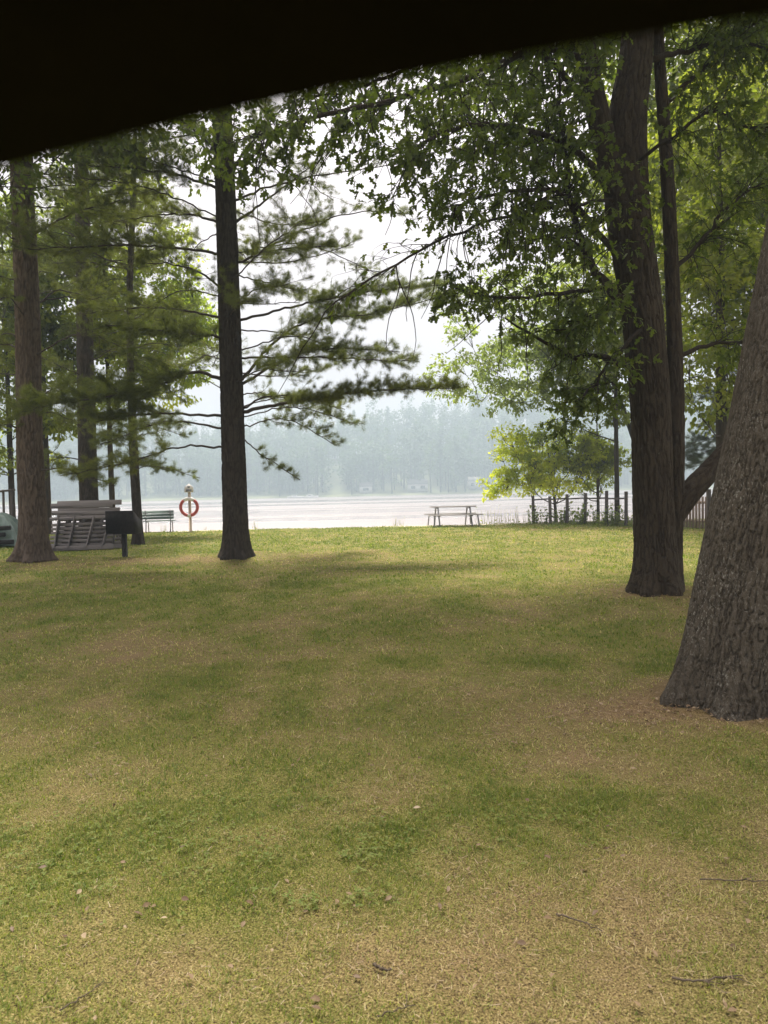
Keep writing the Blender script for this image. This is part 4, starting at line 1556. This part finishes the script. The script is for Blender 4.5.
BL_T = np.array([(0, .5, 0), (0, -.5, 0), (.55, .4, 0), (.55, -.4, 0), (1, 0, 0)], float)
g = MB()
for y0, y1, dens, h, w in ((1.6, 3.6, 17000, .025, .0027), (3.6, 6.5, 7500, .028, .0042), (6.5, 12, 2300, .033, .0075), (12, 20, 620, .04, .014), (20, 29.0, 360, .045, .022)):
    x, y = scatter(y0, y1, dens)
    d = dryness(x, y)
    keep = rng.random(len(x)) < (1.0 - .45 * d) * (.55 + .75 * vnoise(x / .13, y / .13, seed=71))
    for _o in ((B1, .42), (B5, .45), (B6, .55), (B2, .5)):
        keep &= np.hypot(x - _o[0][0], y - _o[0][1]) > _o[1]
    x, y, d = x[keep], y[keep], d[keep]
    n = len(x)
    a = rng.uniform(0, 2 * np.pi, n)
    hh = h * rng.uniform(.35, 1.35, n) * (1.15 - .5 * d) * (.6 + .8 * vnoise(x / .12, y / .12, seed=73))
    lay = np.where(rng.random(n) < .25 + .5 * d, rng.uniform(1.2, 5.0, n), rng.uniform(.3, 1.3, n))     # how far the blade leans over
    ln = hh
    dx, dy = np.cos(a), np.sin(a)
    up = 1 / np.sqrt(1 + lay ** 2)
    ou = lay * up
    ww = w * rng.uniform(.7, 1.3, n)
    z = ground(x, y) - .003
    base = np.stack([x, y, z], -1)
    side = np.stack([-dy, dx, 0 * dx], -1) * ww[:, None] * .5
    m1 = base + np.stack([dx * ou * ln * .45, dy * ou * ln * .45, up * ln * .6], -1)
    tip = base + np.stack([dx * ou * ln * 1.1, dy * ou * ln * 1.1, up * ln * .9], -1)
    v = np.stack([base - side, base + side, m1 + side * .8, m1 - side * .8, tip], 1).reshape(-1, 3)
    k = np.arange(n)[:, None] * 5
    f4 = k + np.array([[0, 1, 2, 3]])
    f3 = k + np.array([[3, 2, 4]])
    tint = np.clip(d * .75 + rng.normal(0, .18, n) + (rng.random(n) < .10 + .30 * d) * .45 - .04 + .5 * (vnoise(x / .05, y / .05, seed=88) - .5), 0, 1)
    g.add(v, [f4, f3], np.repeat(tint, 5))
ob = g.build("grass", M_GRASS)
tag(ob, "short patchy lawn grass, green mixed with dry straw", "grass", kind="stuff")

# clover and broad weed leaves in the green foreground patches
g = MB()
for cx, cy_, rx, ry, n in ((-.95, 3.15, 1.2, .6, 650), (-.25, 3.0, .35, .2, 240), (-1.6, 2.8, .4, .3, 150), (2.4, 3.9, .8, .45, 350), (1.9, 2.55, .4, .25, 160), (-.25, 2.65, .25, .12, 120), (.7, 3.3, .5, .3, 160), (0, 5, 2, 1.5, 500)):
    x = cx + rng.normal(0, .5, n) * rx
    y = cy_ + rng.normal(0, .5, n) * ry
    kp = vnoise(x / .11, y / .11, seed=72) > .42                # clover grows in tufts
    x, y = x[kp], y[kp]
    n = len(x)
    a = rng.uniform(0, 2 * np.pi, n)
    z = ground(x, y) + rng.uniform(.008, .035, n)
    for k in range(3):
        aa = a + k * 2.094
        dd = np.stack([np.cos(aa), np.sin(aa), np.full(n, .15)], -1)
        leaves(g, np.stack([x, y, z], -1), dd, rng.normal(0, .15, (n, 3)) + [0, 0, 1], rng.uniform(.007, .02, n), OVAL, np.clip(rng.normal(.5, .2, n), 0, 1))
ob = g.build("clover", M_WEED)
tag(ob, "low clover leaves in the greener patches of the near lawn", "clover", kind="stuff")

# straw, needles and dead leaves lying on the turf
g = MB()
for y0, y1, n, ln, w in ((1.7, 4, 8000, .026, .002), (4, 9, 9000, .045, .004), (9, 20, 5000, .07, .009)):
    x = (rng.random(n) * 2 - 1) * 1.0
    y = np.sqrt(rng.random(n) * (y1 ** 2 - y0 ** 2) + y0 ** 2)
    x = x * (y * .54 + 1.3)
    keep = rng.random(n) < np.clip(dryness(x, y) * 1.3 - .15, .03, 1)
    x, y = x[keep], y[keep]
    n = len(x)
    a = rng.uniform(0, 2 * np.pi, n)
    d = np.stack([np.cos(a), np.sin(a), rng.normal(0, .12, n)], -1) * (ln * rng.uniform(.4, 1.4, n))[:, None]
    s = np.stack([-np.sin(a), np.cos(a), 0 * a], -1) * w * .5
    c = np.stack([x, y, ground(x, y) + rng.uniform(.006, .028, n)], -1)
    v = np.stack([c - d / 2 - s, c - d / 2 + s, c + d / 2 + s, c + d / 2 - s], 1).reshape(-1, 3)
    g.add(v, np.arange(n)[:, None] * 4 + np.array([[0, 1, 2, 3]]), np.repeat(np.clip(rng.normal(.6, .22, n), 0, 1), 4))
for cx, cy_, rx, ry, n in ((2.3, 4.75, 1.0, .4, 900), (3.3, 9.3, 1.4, .6, 700), (-3.4, 16.9, 2.2, .9, 600), (0, 5, 3, 3, 260), (.2, 2.6, 1.6, .7, 120)):
    x, y = cx + rng.normal(0, .6, n) * rx, cy_ + rng.normal(0, .6, n) * ry
    z = ground(x, y) + rng.uniform(.01, .03, n)
    a = rng.uniform(0, 2 * np.pi, n)
    leaves(g, np.stack([x, y, z], -1), np.stack([np.cos(a), np.sin(a), rng.normal(0, .2, n)], -1), rng.normal(0, .35, (n, 3)) + [0, 0, 1], rng.uniform(.012, .035, n), OVAL, np.clip(rng.normal(.4, .22, n), 0, 1))
ob = g.build("leaf_litter", M_LITTER)
tag(ob, "straw, fallen needles and dead leaf scraps on the lawn", "leaf litter", kind="stuff")


# fallen twigs
def fallen_twig(pts, r, label, forks, seed):
    rng = np.random.default_rng(seed)
    w = [G(*a) + [0, 0, .014] for a in pts]
    m = MB()
    p = smooth_path(w, 14)
    p[1:-1] += rng.normal(0, .0025, (12, 3))
    r = r * .5
    tube(m, p, np.linspace(r, r * .45, 14), 6)
    for k in range(forks):
        i = rng.integers(3, 12)
        d = nrm(nrm(p[i + 1] - p[i]) + rng.normal(0, .6, 3) * [1, 1, .05])
        tube(m, smooth_path([p[i], p[i] + d * .03, p[i] + d * .06 + rng.normal(0, .008, 3)], 5), np.linspace(r * .6, r * .25, 5), 4)
    ob = m.build("fallen_twig", M_FALLEN, None, w[0], smooth=True)
    tag(ob, label, "twig")


fallen_twig([(700, 883), (735, 884), (790, 885)], .006, "long straight twig lying on bare soil near right edge", 2, 1)
fallen_twig([(556, 918), (580, 925), (602, 935)], .007, "short bent brown twig in the lower right lawn", 1, 2)
fallen_twig([(672, 982), (700, 985), (742, 980)], .008, "dark knobbly twig near the bottom right corner", 4, 3)
fallen_twig([(374, 969), (382, 973), (392, 974)], .012, "tiny dark twig stub near the bottom centre", 0, 4)
fallen_twig([(60, 1015), (84, 1000), (104, 985)], .005, "thin curved twig near the bottom left corner", 2, 5)
fallen_twig([(378, 1021), (400, 1014), (415, 1010)], .005, "thin grey twig at the bottom edge near centre", 1, 6)

# ------------------------------------------------------------------ the dark roof overhead that cuts across the top of the view
# underside edge: a gently curved line nearer the viewer on the right, carried on two posts behind
HZ = .09


def roof_pt(px, py):
    d = ray(px, py)
    return CAM + d * (HZ / d[2])


edge = [roof_pt(-70, 186), roof_pt(0, 168), roof_pt(190, 121), roof_pt(384, 81), roof_pt(576, 47), roof_pt(768, 17), roof_pt(850, 7)]
edge = smooth_path(edge, 40)
dirL = nrm(edge[0] - edge[1])
dirR = nrm(edge[-1] - edge[-2])
edge = np.vstack([edge[0] + [-1.9, -.06, 0], edge[0] + [-.12, .004, 0], edge, edge[-1] + [.12, -.01, 0], edge[-1] + [1.9, -.05, 0]])
back = np.array([0, -1.9, 0])
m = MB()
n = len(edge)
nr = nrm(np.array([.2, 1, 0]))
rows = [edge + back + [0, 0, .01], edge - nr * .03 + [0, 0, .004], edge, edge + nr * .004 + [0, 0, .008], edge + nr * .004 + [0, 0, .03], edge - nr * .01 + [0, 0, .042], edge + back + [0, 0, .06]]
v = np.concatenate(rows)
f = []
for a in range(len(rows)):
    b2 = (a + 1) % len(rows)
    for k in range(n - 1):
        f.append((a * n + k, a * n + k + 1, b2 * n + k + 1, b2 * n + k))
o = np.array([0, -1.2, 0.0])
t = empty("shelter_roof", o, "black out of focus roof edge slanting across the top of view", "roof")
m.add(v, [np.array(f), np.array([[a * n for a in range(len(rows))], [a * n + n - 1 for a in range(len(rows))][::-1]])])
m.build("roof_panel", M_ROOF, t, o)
for x in (-1.8, 1.8):
    m = MB()
    beam(m, (x, -1.3, -.1), (x, -1.3, CAM[2] + HZ - .002), .07, .07, .5, .006, up=(0, 1, 0))
    m.build("post", M_BLACK, t, o)

# ------------------------------------------------------------------ haze
hm = bpy.data.materials.new("haze air")
hm.use_nodes = True
nt = hm.node_tree
nt.nodes.clear()
ho = nt.nodes.new('ShaderNodeOutputMaterial')
pv = nt.nodes.new('ShaderNodeVolumePrincipled')
pv.inputs['Color'].default_value = (.64, .785, .88, 1)
pv.inputs['Density'].default_value = 0.0019
pv.inputs['Anisotropy'].default_value = 0.0
nt.links.new(pv.outputs[0], ho.inputs['Volume'])
m = MB()
box(m, (0, 250, 33), (2600, 800, 78))
hz = m.build("haze", hm)
tag(hz, kind="stuff")
tag(hz, "pale summer haze over the lake", "haze")
